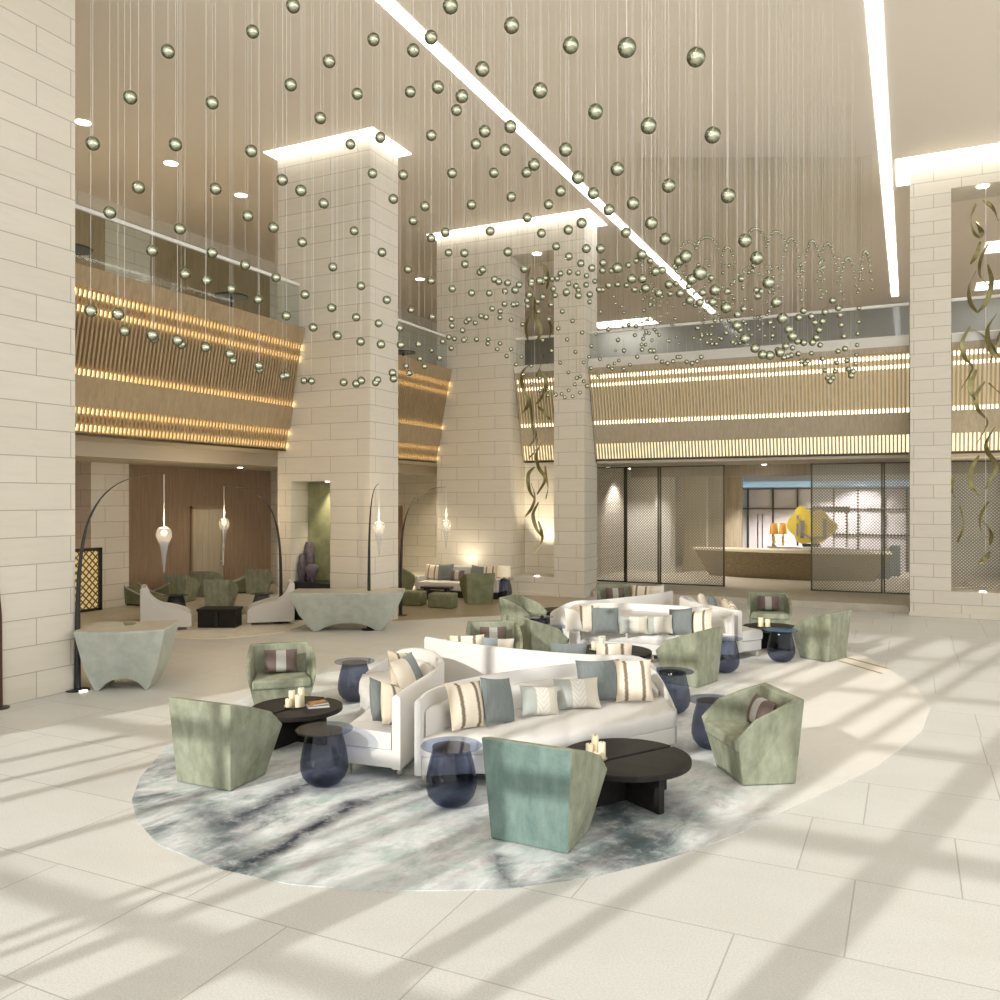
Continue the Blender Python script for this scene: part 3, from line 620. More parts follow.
# ================================================================== SOFAS
def resample(pts, n):
    pts = [tuple(p) for p in pts]; k = len(pts[0]); ext = [tuple(2*a-b for a, b in zip(pts[0], pts[1]))] + pts + [tuple(2*a-b for a, b in zip(pts[-1], pts[-2]))]
    den = []
    for i in range(1, len(ext)-2):
        p0, p1, p2, p3 = ext[i-1:i+3]
        for j in range(12):
            u = j/12; den.append(tuple(.5*((2*b_)+(c_-a_)*u+(2*a_-5*b_+4*c_-d_)*u*u+(3*b_-a_-3*c_+d_)*u**3) for a_, b_, c_, d_ in zip(p0, p1, p2, p3)))
    den.append(pts[-1]); L = [0]
    for i in range(1, len(den)): L.append(L[-1]+math.hypot(den[i][0]-den[i-1][0], den[i][1]-den[i-1][1]))
    out = []; j = 0
    for i in range(n):
        s = L[-1]*i/(n-1)
        while j < len(L)-2 and L[j+1] < s: j += 1
        u = (s-L[j])/max(1e-9, L[j+1]-L[j]); out.append(tuple(a*(1-u)+b_*u for a, b_ in zip(den[j], den[j+1])))
    return out
def inset(path, F_, d):
    o = []
    for w, f in zip(path, F_):
        v = Vector((f[0]-w[0], f[1]-w[1])); ln = v.length; v = v/ln*min(d, ln*.45)
        o.append((w[0]+v.x, w[1]+v.y, *w[2:]))
    return o
NS = 41
def sofa(wall, front, tf, label, group=None, k0=1):
    wl = resample(wall, NS); fr = resample(front, NS)
    wl = [(*tf(a, c), h) for a, c, h in wl]; fr = [tf(a, c) for a, c in fr]
    cx = sum(p[0] for p in wl+fr)/(2*NS); cy = sum(p[1] for p in wl+fr)/(2*NS)
    wl = [(a-cx, c-cy, h) for a, c, h in wl]; fr = [(a-cx, c-cy) for a, c in fr]
    t = empty('curved_sofa', (cx, cy, .014), 0, label, 'sofa', group)
    # base
    bl = [[(f[0], f[1], .11), (f[0], f[1], .29), (w[0], w[1], .29), (w[0], w[1], .11)] for f, w in zip(inset(fr, wl, .012), inset(wl, fr, .03))]
    lr = lambda A_, B_, u: [tuple(a*(1-u)+c*u for a, c in zip(p_, q_)) for p_, q_ in zip(A_, B_)]
    bl[0] = lr(bl[0], bl[1], .15); bl[-1] = lr(bl[-1], bl[-2], .15)
    q = MB(); q.rings(bl); q.build('base', M['white'], t, 40, .015)
    i1 = inset(wl, fr, .09); i2 = inset(wl, fr, .10); i3 = inset(wl, fr, .26)
    # shell
    q = MB(); rs = []
    for w, i in zip(wl, i1):
        h = w[2]; rs.append([(w[0], w[1], .11), (w[0], w[1], h-.03), (w[0]*.7+i[0]*.3, w[1]*.7+i[1]*.3, h), (w[0]*.3+i[0]*.7, w[1]*.3+i[1]*.7, h), (i[0], i[1], h-.03), (i[0], i[1], .11)])
    q.rings(rs); q.build('shell', M['white'], t, 50)
    # seat cushion with stitched channels
    q = MB(); rs = []
    for k in range(NS):
        f, b_ = fr[k], i2[k]; dip = .02 if k % 5 == 0 and 0 < k < NS-1 else 0.0
        vx, vy = b_[0]-f[0], b_[1]-f[1]; ln = math.hypot(vx, vy); vx, vy = vx/ln, vy/ln
        def at(d, z): return (f[0]+vx*d, f[1]+vy*d, z)
        rs.append([at(.01, .295), at(-.01+dip, .34), at(-.005+dip, .42-dip), at(.04, .455-dip), at(min(.16, ln*.4), .465-dip), at(ln*.6, .462-dip*.5), at(ln, .455), at(ln, .295)])
    q.rings(rs); q.build('seat_cushion', M['white'], t, 60)
    # back cushion roll
    q = MB(); rs = []
    for k in range(k0, NS-7):
        a, b_, h = i2[k], i3[k], wl[k][2]-.12; dip = .01 if k % 5 == 0 else 0.0; h = max(h-dip, .5)
        m_ = lambda u: (a[0]*(1-u)+b_[0]*u, a[1]*(1-u)+b_[1]*u)
        rs.append([(*m_(0), .46), (*m_(0), h-.03), (*m_(.25), h), (*m_(.6), h-.01), (*m_(.9), h-.06), (*m_(1-dip*4), h*.5+.25), (*m_(.95), .46)])
    q.rings(rs); q.build('back_cushion', M['white'], t, 60)
    for (p, w_) in ((fr[1], wl[1]), (fr[-2], wl[-2]), (wl[2], fr[2]), (wl[NS//2], fr[NS//2]), (fr[NS//2], wl[NS//2]), (wl[-6], fr[-6])):
        v = Vector((w_[0]-p[0], w_[1]-p[1])); v = v.normalized()*.07; x, y = p[0]+v.x, p[1]+v.y
        q = MB(); q.box(x-.02, x+.02, y-.02, y+.02, 0, .12); q.build('leg', M['chrome'], t)
    return t
S1w = [(-.80,7.95,.82),(-.72,8.35,.82),(-.5,8.75,.82),(-.13,9.12,.82),(.3,9.42,.82),(.82,9.72,.82),(1.4,9.95,.80),(1.74,10.02,.76),(1.86,9.8,.64),(1.9,9.4,.50),(1.88,9.02,.46)]
S1f = [(-.66,7.90),(-.2,7.97),(.15,7.93),(.42,7.98),(.85,8.26),(1.39,8.64),(1.84,8.95)]
S2w = [(-.95,8.10,.82),(-.82,8.7,.82),(-.68,9.3,.82),(-.64,9.75,.82),(-.72,10.3,.82),(-.92,10.8,.80),(-1.25,11.12,.74),(-1.52,11.15,.58),(-1.70,10.98,.47)]
S2f = [(-1.56,8.33),(-1.50,8.7),(-1.44,9.1),(-1.46,9.5),(-1.6,9.95),(-1.72,10.4),(-1.77,10.8)]
S3w = [(-1.02,11.45,.84),(-.6,11.05,.84),(-.09,10.68,.84),(.5,10.34,.84),(1.1,10.22,.82),(1.65,10.25,.80),(1.95,10.6,.62),(1.93,11.1,.48)]
S3f = [(-.85,11.9),(-.3,12.05),(.2,12.05),(.7,11.75),(1.3,11.5),(1.82,11.35)]
tf1 = lambda l, d: W(l, d)
O1 = Vector((-.75, 7.95)); U1 = Vector((.9005, .4349)); V1 = Vector((-.4349, .9005))
O4 = Vector((3.86, 14.15)); U4 = Vector((-.965, .262)); V4 = Vector((.262, .965))
def tf2(l, d):
    p = Vector((l, d))-O1; q = O4 + (U4*p.dot(U1) + V4*p.dot(V1))*.90; return W(q.x, q.y)
sofa(S1w, S1f, tf1, 'long white curved sofa facing the camera behind teal armchair, six cushions')
sofa(S2w, S2f, tf1, 'white curved sofa with concave seat beside the small black candle table', k0=9)
sofa(S3w, S3f, tf1, 'white curved sofa seen from behind, backing on the long near sofa')
sofa(S1w, S1f, tf2, 'long white curved sofa in the far group behind its round black table')
sofa(S2w, S2f, tf2, 'white curved sofa of far group facing the reception-side armchairs', k0=9)
sofa(S3w, S3f, tf2, 'white curved sofa of far group seen from behind, below the reception step')

# ================================================================== CUSHIONS
def pillow_mesh(w, h, th, material):
    n = 12; q = MB(); vs = []; fs = []
    def pt(i, j, s):
        u = -1 + 2*i/n; v = -1 + 2*j/n
        pin = 1 - .10*(1-abs(u)**2)*abs(v)**4 if True else 1
        x = u*w/2*(1 - .07*(1-v*v)*abs(u)**3); z = v*h/2*(1 - .07*(1-u*u)*abs(v)**3)
        y = s*th/2*((1-abs(u)**2.6)*(1-abs(v)**2.6))**.55
        return (x, y, z + h/2)
    idx = {}
    for s in (1, -1):
        for i in range(n+1):
            for j in range(n+1):
                edge = i in (0, n) or j in (0, n); key = (i, j, 0 if edge else s)
                if key not in idx: idx[key] = len(vs); vs.append(pt(i, j, s))
        for i in range(n):
            for j in range(n):
                ks = [(i, j), (i+1, j), (i+1, j+1), (i, j+1)]
                f = [idx[(a, c, 0 if (a in (0, n) or c in (0, n)) else s)] for a, c in ks]
                fs.append(tuple(f if s < 0 else f[::-1]))
    q.add(vs, fs); me_o = q.build('cushion', material, None, 60); return me_o
PIL = {}
def cushion(kind, w, h, loc, face, lean=18, roll=0, label='', parent=None):
    key = (kind, w, h)
    if key not in PIL: o = pillow_mesh(w, h, .16, M['c_'+kind]); PIL[key] = o
    else: o = PIL[key].copy(); COL.objects.link(o)
    o.rotation_euler = (Matrix.Rotation(face, 3, 'Z') @ Matrix.Rotation(R(-lean), 3, 'X') @ Matrix.Rotation(R(roll), 3, 'Y')).to_euler()
    o.location = loc
    return tag(o, label, 'cushion')
def face_ld(a): return R(a) + AY                        # 0: front of the cushion looks at the viewer
SE = .482
def pc(kind, w, h, px, py, face, lb, lean=20, roll=0, z=SE): return cushion(kind, w, h, P(px, py, z), face_ld(face), lean, roll, lb)
pc('stripe', .43, .46, 470, 729, 40, 'cream striped cushion at the high-armed end of the long near sofa', 20, 4)
pc('teal', .42, .46, 501, 724, 48, 'teal cushion tilted beside cream striped one on the long near sofa', 20, 10)
pc('leaf', .46, .31, 541, 716, 30, 'leaf-panel lumbar cushion next to the tilted teal one, near sofa', 22, 8)
pc('leaf', .50, .33, 579, 709, 12, 'leaf-panel lumbar cushion leaning on big teal cushion, near sofa', 24)
pc('teal', .50, .46, 600, 702, 8, 'big teal cushion behind leaf-panel lumbar cushion on the near sofa', 16)
pc('stripe', .42, .46, 635, 702, 4, 'cream striped cushion at the low-armed end of long near sofa', 18)
pc('stripe', .44, .46, 405, 690, 60, 'cream and tan cushion at the far end of concave white sofa', 20, 12)
pc('bluemix', .44, .44, 416, 692, 58, 'half blue-grey cushion in the pair on the concave white sofa', 24, -8)
pc('teal', .44, .44, 386, 724, 66, 'dark teal cushion behind cream one on concave white sofa, near end', 20, 22)
pc('stripe', .44, .44, 397, 728, 62, 'cream fringed cushion nearest the camera on concave white sofa', 22, 25)
for (l, d, kd, w, lb, rl) in ((-.42,11.25,'stripe',.46,'cream striped cushion peeping over sofa back beside sage armchair',2),(-.05,11.02,'bluemix',.42,'blue and cream cushion peeping over sofa back beside brown cushion',-3),(.85,10.62,'teal',.46,'teal cushion top showing over sofa back before far candle table',0),(1.42,10.62,'stripe',.46,'cream striped cushion top showing over sofa back before far candle table',1)):
    cushion(kd, w, .46, (*W(l, d), SE), face_ld(180), 12, rl, lb)
pc('cream', .40, .40, 577, 632, 0, 'plain cream cushion at low end of far long sofa', 18)
pc('stripe', .44, .46, 587, 632, 0, 'cream striped cushion at low end of far long sofa beside teal one', 16)
pc('teal', .46, .44, 606, 633.5, 0, 'teal cushion beside cream striped one at low end of far sofa', 18)
pc('leaf', .48, .31, 634, 634, -4, 'leaf-panel lumbar cushion beside the square teal one, far sofa', 22)
pc('leaf', .44, .32, 660, 634.5, -25, 'leaf-panel lumbar cushion tilted next to second teal one, far sofa', 22, -8)
pc('teal', .42, .45, 680, 635, -38, 'teal cushion at high-armed end of far long sofa', 20, -8)
pc('stripe', .44, .45, 700, 636, -45, 'cream striped cushion at the high-armed end of far long sofa', 24, -14)
for (u_, v_, kd, lb, rl) in ((.52,2.55,'bluemix','blue and cream cushion at far end of sofa facing reception side',0),(.3,2.1,'teal','blue-grey cushion in mid seat of sofa facing reception side',5),(.02,1.6,'stripe','cream striped cushion in mid seat of sofa facing reception side',-5),(-.12,.85,'stripe','cream cushion at near end of sofa facing reception side, by white arm',-10)):
    q = O4 + (U4*u_ + V4*v_)*.9; cushion(kd, .44, .44, (*W(q.x, q.y), SE), face_ld(-285+360), 18, rl, lb)
for i, (px, kd, lb) in enumerate(((641,'stripe','tan cushion behind far sofa back, nearer the sage armchair'),(656,'cream','cream cushion behind far sofa back, nearer the reception step'))):
    q = Vector(W(*( (px-500)/F*17.9, 17.9))); cushion(kd, .42, .44, (q.x, q.y, SE), face_ld(160), 12, 8*i-4, lb)

# ================================================================== ARMCHAIRS
def armchair(loc, face_vec, label, material, seatm=None, group=None, backm=None):
    """face_vec in viewer terms (sideways, ahead)"""
    fx, fy = W(*face_vec); rz = math.atan2(fy, fx) - math.pi/2
    t = empty('faceted_armchair', loc, rz, label, 'armchair', group)
    q = MB(); s = {}
    prof = [(-.31, .81, .385), (-.04, .74, .415), (.20, .65, .43), (.385, .48, .42)]       # y, z, half width (outer top)
    inn = [(-.22, .80, .335), (-.02, .725, .365), (.20, .635, .38), (.365, .465, .375)]
    vs = []; 
    for sg in (-1, 1):
        for y, z, x in prof: vs.append((sg*x, y, z))          # 0-3 / 12..
        for y, z, x in inn: vs.append((sg*x, y, z))           # 4-7
        vs += [(sg*.33, -.25, 0), (sg*.30, .27, 0), (sg*.315, -.15, .36), (sg*.362, .345, .36)]   # 8 back foot 9 front foot 10 inner back low 11 inner front low
    fs = []
    for o, rv in ((0, False), (12, True)):
        L_ = [(8+o, 9+o, 3+o, 2+o, 1+o, 0+o)] + [(i+o, i+1+o, i+5+o, i+4+o) for i in range(3)] + [(4+o, 5+o, 6+o, 7+o, 11+o, 10+o)]
        fs += [f[::-1] if rv else f for f in L_]
    fs += [(0, 12, 16, 4), (4, 16, 22, 10), (3, 7, 11, 23, 19, 15, 21, 9) , (8, 9, 21, 20), (10, 22, 23, 11)]
    q.add(vs, fs); q.add([vs[0], vs[12], vs[20], vs[8]], [(0, 1, 2, 3)], 1 if backm else 0)
    import bmesh
    mm = [material, backm] if backm else [material]
    o = q.build('shell', mm, t)
    bm = bmesh.new(); bm.from_mesh(o.data); bmesh.ops.remove_doubles(bm, verts=bm.verts, dist=1e-4); bmesh.ops.recalc_face_normals(bm, faces=bm.faces); bm.to_mesh(o.data); bm.free()
    bv = o.modifiers.new('edge', 'BEVEL'); bv.width = .012; bv.segments = 2; bv.limit_method = 'ANGLE'; bv.angle_limit = R(12)
    q = MB(); q.prism([(-.312,-.16), (.312,-.16), (.366,.372), (-.366,.372)], .33, .445); q.build('seat_cushion', seatm or material, t, 60, .03, 3)
    return t
def chair_from(bpx, bpy_, fv, label, material=None, **k):
    """bpx,bpy: photo point of the middle of the chair's footprint"""
    p = P(bpx, bpy_); zf = .014 if k.pop('rug', True) else 0.0
    return armchair((p.x, p.y, zf), fv, label, material or M['velvet'], **k)
def LDc(l, d, z=.014): return (*W(l, d), z)
v = M['velvet']
armchair(LDc(-2.68, 8.2), (.42,.91), 'sage faceted armchair seen from behind beside the small candle table', v)
armchair(LDc(-2.82, 10.95), (.28,-.96), 'sage faceted armchair facing the camera with brown cushion, behind small candle table', v)
armchair(LDc(.335, 6.82), (.46,.89), 'teal faceted armchair in front of the long sofa, back to the camera', M['velvet'], backm=M['backteal'])
armchair(LDc(2.50, 8.33), (-.985,-.17), 'sage faceted armchair with round-edged back facing large black table, alone on pale rug', v)
armchair(LDc(2.84, 12.55), (-.76,.65), 'sage armchair backing onto near blue glass tables in front of far sofa', v)
armchair(LDc(5.4, 17.1), (-.22,-.97), 'sage armchair with brown cushion facing the camera near reception step', v)
armchair(LDc(5.52, 14.5), (-.68,.73), 'sage armchair seen from behind at the rug edge with gold stripes', v)
armchair(LDc(-.10, 12.95), (.06,-1), 'sage armchair with brown cushion behind the sofa back, left half of the pair', v)
armchair(LDc(.55, 13.7), (.85,.5), 'sage armchair turned away beside the brown-cushion armchair, behind the near sofas', v)
armchair(LDc(.42, 16.6), (.9,-.42), 'sage armchair with tall pointed back corner facing two blue tables', v)
armchair(LDc(2.55, 18.75), (.05,-1), 'sage armchair with brown cushion just below step, behind far sofa', v)
def chair_pillow(l, d, fv, label):
    n_ = Vector(fv).normalized(); l2, d2 = l - n_.x*.01, d - n_.y*.01
    a = math.atan2(n_.y, n_.x) + math.pi/2
    cushion('brown', .42, .30, (*W(l2, d2), .475), a + AY, 20, 0, label)
chair_pillow(-2.82, 10.95, (.28,-.96), 'brown cushion with grey band in armchair behind the small candle table')
chair_pillow(2.50, 8.33, (-.985,-.17), 'brown cushion with grey band in lone armchair on pale rug')
chair_pillow(2.84, 12.55, (-.76,.65), 'brown cushion in armchair backing onto blue glass tables')
chair_pillow(5.4, 17.1, (-.22,-.97), 'brown cushion with grey band in armchair near reception step')
chair_pillow(-.10, 12.95, (.06,-1), 'brown cushion with grey band in armchair behind the sofa back')
chair_pillow(2.55, 18.75, (.05,-1), 'brown cushion in far armchair just below step')

# ================================================================== BLUE GLASS DRUM TABLES
def drum(l, d, label, z=.014, s=1.0):
    t = empty('glass_side_table', LDc(l, d, z), 0, label, 'side table')
    k = MB(); k.lathe([(.001,.004),(.10,.0),(.155,.03),(.205,.09),(.225,.16),(.222,.24),(.205,.34),(.18,.44),(.160,.505)], 36, close=False); k.build('body', M['blueglass'], t, 60)
    k = MB(); k.lathe([(.001,.505),(.17,.505),(.17,.515),(.001,.515)], 36); k.build('inner_top', M['blueglass'], t, 40)
    k = MB(); k.lathe([(.001,.516),(.265,.516),(.27,.522),(.265,.528),(.001,.528)], 44); k.build('table_top', M['bluedisc'], t, 40)
    t.scale = (s, s, s); return t
drum(-1.66, 8.03, 'blue glass side table beside the back-turned sage armchair and concave sofa')
drum(-.43, 7.5, 'blue glass side table touching the teal armchair')
drum(-1.95, 11.4, 'blue glass side table at the far end of concave sofa')
drum(2.18, 10.75, 'blue glass side table at low end of long near sofa, the further of two')
drum(2.30, 9.2, 'blue glass side table close behind the lone sage armchair')
drum(3.52, 13.3, 'blue glass side table squeezed behind the back of a sage armchair')
drum(4.68, 14.15, 'blue glass side table in front of small table by the rug-edge armchair')
drum(.72, 15.75, 'blue glass side table beside the pointed armchair, higher of two')
drum(.90, 14.55, 'blue glass side table half hidden by low end of far sofa')

# ================================================================== BLACK ROUND TABLES, CANDLES, BOOKS
def coffee(l, d, r, label, ang, h=.38):
    """ang: direction of the slit in viewer terms"""
    t = empty('round_coffee_table', LDc(l, d), R(ang)+AY, label, 'coffee table')
    for sg in (-1, 1):
        pts = []
        for k in range(25):
            a = math.pi*k/24; pts.append((r*math.cos(a), sg*(.02 + (r-.02)*math.sin(a))))
        q = MB(); q.prism(pts, h-.05, h); q.build('table_top', M['black'], t, 40, .006)
    for sg, x0, x1 in ((1, -.8, .8),):
        q = MB(); q.box(-r*.82, r*.82, -.035, .035, 0, h-.05); q.build('leg_panel', M['black'], t)
    for sg in (-1, 1):
        q = MB(); y0, y1 = sorted((sg*.035, sg*r*.80)); q.box(-.03, .03, y0, y1, 0, h-.05); q.build('leg_panel', M['black'], t)
    return t
coffee(-2.27, 9.5, .50, 'small black round table with candles and book beside the back-turned sage armchair', 62)
coffee(1.13, 7.66, .58, 'large black slit round table with candle tray before the long near sofa', 33)
coffee(1.72, 13.05, .60, 'large black round table with candles before the far long sofa', 150)
coffee(4.95, 15.5, .50, 'small black round table with two candles before armchair near reception step', 120)
coffee(1.30, 17.9, .45, 'black round table peeping out behind the low end of far sofa', 20)
def candles(l, d, items, label, tray=.10, z=.396):
    q = MB(); q.lathe([(.001,0),(tray*.8,0),(tray,.012),(tray*.97,.014),(tray*.8,.005),(.001,.005)], 28, LDc(l, d, z)); tag(q.build('candle_tray', M['tray'], None, 50), 'round silver tray under the candles on ' + label, 'tray')
    for i, (dl, dd, r, h, lb) in enumerate(items):
        t = empty('pillar_candle', LDc(l+dl, d+dd, z+.006), 0, lb + ' on ' + label, 'candle')
        q = MB(); q.lathe([(r*.96,0),(r,.005),(r,h-.006),(r*.93,h),(r*.4,h-.006),(.001,h-.006)], 18); q.build('wax', M['candle'], t, 45)
        q = MB(); q.tube([(0,0,h-.01),(.002,0,h+.014)], .003, 5); q.build('wick', M['wick'], t)
four = [(-.055,.0,.033,.13,'left-hand mid-height cream candle'),(.0,.05,.033,.19,'tallest cream candle'),(.058,.01,.033,.14,'right-hand mid-height cream candle'),(.008,-.05,.034,.07,'shortest cream candle')]
candles(.85, 7.56, four, 'the large near table', .105)
candles(-2.29, 9.48, [(-.06,-.03,.036,.09,'shortest cream candle'),(-.045,.055,.036,.16,'cream candle at the back'),(.05,-.03,.038,.13,'cream candle in front'),(.06,.055,.036,.19,'tallest cream candle')], 'the small near table', .12)
candles(1.50, 13.05, [(-.06,0,.04,.12,'shorter cream candle'),(.06,.02,.04,.18,'taller cream candle')], 'the large far table', .13)
candles(4.80, 15.45, [(-.06,0,.045,.16,'taller cream candle'),(.07,.01,.045,.13,'shorter cream candle')], 'the small far table', .13)
def book(l, d, rz, z, cols, label, w=.24, h=.17):
    t = empty('book', LDc(l, d, z), R(rz)+AY, label, 'book')
    q = MB(); q.box(-w/2, w/2, -h/2, h/2, 0, .004); q.box(-w/2, w/2, -h/2, h/2, .022, .026); q.box(-w/2, -w/2+.004, -h/2, h/2, .004, .022); q.build('cover', cols, t)
    q = MB(); q.box(-w/2+.004, w/2-.006, -h/2+.005, h/2-.005, .004, .022); q.build('pages', M['whitetrim'], t)
book(-2.03, 9.48, 20, .396, mat('book_grey', (.30,.30,.30), .5), 'lower grey book of the two on small near table')
book(-2.03, 9.48, 35, .4225, noisy('book_photo', (.55,.25,.06), (.04,.04,.04), 9, .4), 'upper orange and black book of the two on small near table', .2, .15)
book(1.78, 13.1, 10, .396, mat('book_tan', (.45,.32,.2), .5), 'tan book on the large far table')

# ================================================================== CONCRETE DESKS
def concrete_desk(base, rz, W_, hgt, dep, label, outline, hole):
    t = empty('concrete_desk', base, rz, label, 'desk')
    # outline: list of (u 0..1, bottom z) giving the arched underside between slanted flanks
    n = 36; q = MB(); rs = []
    for i in range(n+1):
        u = i/n; s = 2*u-1; xt = s*W_/2; xb = s*W_/2*.70
        zb = outline(u); k = 1-zb/hgt; bow = .16*(1-s*s)
        xbz = xt*(1-k) + xb*k; yb = .10*k
        rs.append([(xbz, -dep/2+bow*.4+yb, zb), (xt, -dep/2-bow, hgt), (xt*.98, dep/2-bow*.3, hgt), (xbz*.98, dep/2-.14*k-bow*.2, zb)])
    q.rings(rs); q.build('body', M['concrete'], t, 35, .008)
    q = MB(); rs = []
    for i in range(n+1):
        s = 2*i/n-1; bow = .16*(1-s*s); xt = s*(W_/2-.015)
        rs.append([(xt, -dep/2-bow+.02, hgt), (xt, -dep/2-bow+.02, hgt+.012), (xt*.98, dep/2-bow*.3-.02, hgt+.012), (xt*.98, dep/2-bow*.3-.02, hgt)])
    q.rings(rs); q.build('desk_top', M['concretetop'], t, 40)
    if hole:  # flat dark patch in place of a hole in the desk top
        q = MB(); q.prism([(hole[0]+.16*math.cos(a), hole[1]+.16*math.sin(a)) for a in [math.pi*k/12-1.2 for k in range(13)]], hgt+.012, hgt+.02); q.build('hole_patch', M['olive'], t)
    return t
def arch(u):
    s = abs(2*u-1)
    if s > .72: return min(.55, max(0.0, (s-.86)/.14*.35)) if s > .86 else 0.0
    return .16*(1-(s/.72)**2.2)
p = P(129, 685); concrete_desk((p.x, p.y, 0), AY*1.0+R(8), 1.22, .86, .95, 'pale concrete host desk beside the near stone pillar', arch, (-.10,.12))
p = P(349, 629); concrete_desk((p.x, p.y, 0), AY+R(3), 2.35, .80, .85, 'wide pale concrete host desk in front of the middle pillar', arch, None)

# ================================================================== ARC LAMPS
def arc_lamp(base, tip_px, tip_py, d_tip, light_py, label, bend=.5, r0=.04, lean=None):
    bx = Vector(base); tip = PD(tip_px, tip_py, d_tip); t = empty('arc_floor_lamp', bx, 0, label, 'floor lamp')
    n = 26; pts = []; rr = []; hz = tip - bx; hh = tip.z
    for i in range(n+1):
        u = i/n; a = u*math.pi/2
        hx = (1-math.cos(a))**1.9; zz = math.sin(a)**.85
        pts.append((hz.x*hx, hz.y*hx, hh*zz)); rr.append(r0*(1-u)**1.6+.006)
    q = MB(); q.tube(pts, rr, 10); q.build('pole', M['dark'], t, 60)
    q = MB(); q.lathe([(.001,0),(.16,0),(.16,.015),(.001,.02)], 28); q.build('base', M['dark'], t, 40)
    zl = PD(tip_px, light_py, d_tip).z; o = Vector((hz.x, hz.y, 0))
    q = MB(); q.tube([o+Vector((0,0,tip.z)), o+Vector((0,0,zl+.1))], .005, 6); q.build('cord', M['wire'], t)
    q = MB(); q.lathe([(.001,zl-.62),(.012,zl-.6),(.03,zl-.4),(.06,zl-.2),(.115,zl-.06),(.12,zl-.02),(.10,zl+.06),(.04,zl+.1)], 22, (o.x, o.y, 0), False); q.build('glass_cone', M['lampglass'], t, 60)
    q = MB(); q.sphere((o.x, o.y, zl), .045, 14, 10); q.build('bulb', M['bulb'], t, 60)
    l = bpy.data.lights.new('lamp_glow', 'POINT'); l.energy = 42; l.color = (1,.76,.48); l.shadow_soft_size = .05
    lo = bpy.data.objects.new('lamp_glow', l); COL.objects.link(lo); lo.location = tuple(bx+o+Vector((0,0,zl+.22)))
    return t
b0 = P(71.5, 690.5); arc_lamp((b0.x+.06, b0.y+.05, 0), 164, 474, 13.2, 533, 'black arc floor lamp rising by the near stone pillar, light over lounge')
b0 = PD(281, 500, 18.6); arc_lamp((b0.x, b0.y, 0), 224, 486, 18.9, 523, 'black arc floor lamp by niche pillar, bending over white armchairs')
b0 = PD(369, 500, 17.7); arc_lamp((b0.x, b0.y, 0), 379, 484, 16.9, 526, 'black arc floor lamp at the middle pillar corner behind wide host desk')
b0 = PD(396.5, 500, 19.8); arc_lamp((b0.x+.05, b0.y+.1, 0), 446, 487, 20.8, 524, 'black arc floor lamp bending toward the banquette by the wide pillar')
b0 = P(1.0, 707); q = MB(); q.tube([(0,0,0),(-.02,.02,1.2),(-.12,0,2.4)], [.05,.035,.012], 10)
t = empty('arc_floor_lamp', (b0.x+.04, b0.y-.06, 0), 0, 'dark lamp pole cut off at the picture edge, near pillar', 'floor lamp'); q.build('pole', mat('mahogany', (.07,.025,.015), .4), t, 60)
q = MB(); q.lathe([(.001,0),(.13,0),(.13,.015),(.001,.02)], 28); q.build('base', M['dark'], t, 40)
p = P(77, 690.5); q = MB(); q.lathe([(.001,0),(.07,0),(.07,.012),(.05,.016),(.001,.016)], 20, (p.x+.1, p.y, 0)); tag(q.build('floor_uplight', M['down'], None, 40), 'small glowing floor uplight between near pillar and host desk', 'light')

# ================================================================== LEFT LOUNGE
zf = .2
def sg(px, py, fv, label, z=zf, m=None, s=.82):
    q = P(px, py, z); t = armchair((q.x, q.y, z), fv, label, m or M['velvet']); t.scale = (s, s, s); return t
sg(181, 601, (.25,.97), 'sage armchair on raised lounge beside the tall hanging lamp')
sg(206, 596, (.1,.99), 'sage armchair furthest back in the lounge by the walnut door')
sg(220, 607, (.05,1), 'sage armchair on the lounge step edge behind low black table')
sg(258, 593, (-.1,1), 'sage armchair in the lounge near the stone wall end')
def lounge_sofa(px, py, fv, label, s=1.0):
    q = P(px, py, zf); fx, fy = W(*fv); t = empty('olive_daybed', (q.x, q.y, zf), math.atan2(fy, fx), label, 'daybed')
    k = MB(); rs = []
    for i in range(13):
        u = i/12; x = -.7+1.4*u; h = .30 + .42*(1-u)**1.8
        rs.append([(x, -.35, .05), (x, -.4, h), (x, .4, h), (x, .35, .05)])
    k.rings(rs); k.build('seat', M['olive'], t, 40, .03)
    k = MB(); k.tube([(-.7+1.4*i/12, -.39, .30+.42*(1-i/12)**1.8+.02) for i in range(13)], .028, 8); k.tube([(-.7+1.4*i/12, .39, .30+.42*(1-i/12)**1.8+.02) for i in range(13)], .028, 8); k.build('piping', M['concretetop'], t, 60)
    k = MB(); k.box(-.6,.6,-.3,.3,0,.08); k.build('plinth', M['dark'], t); t.scale = (.66,)*3
lounge_sofa(146, 605, (.95,-.3), 'olive daybed with pale piping next to the lounge stone pier')
lounge_sofa(161, 601.5, (-.9,.3), 'olive daybed with pale piping behind the tall hanging lamp')
lounge_sofa(231, 593, (-.95,-.25), 'olive daybed with pale piping under the white door handle')
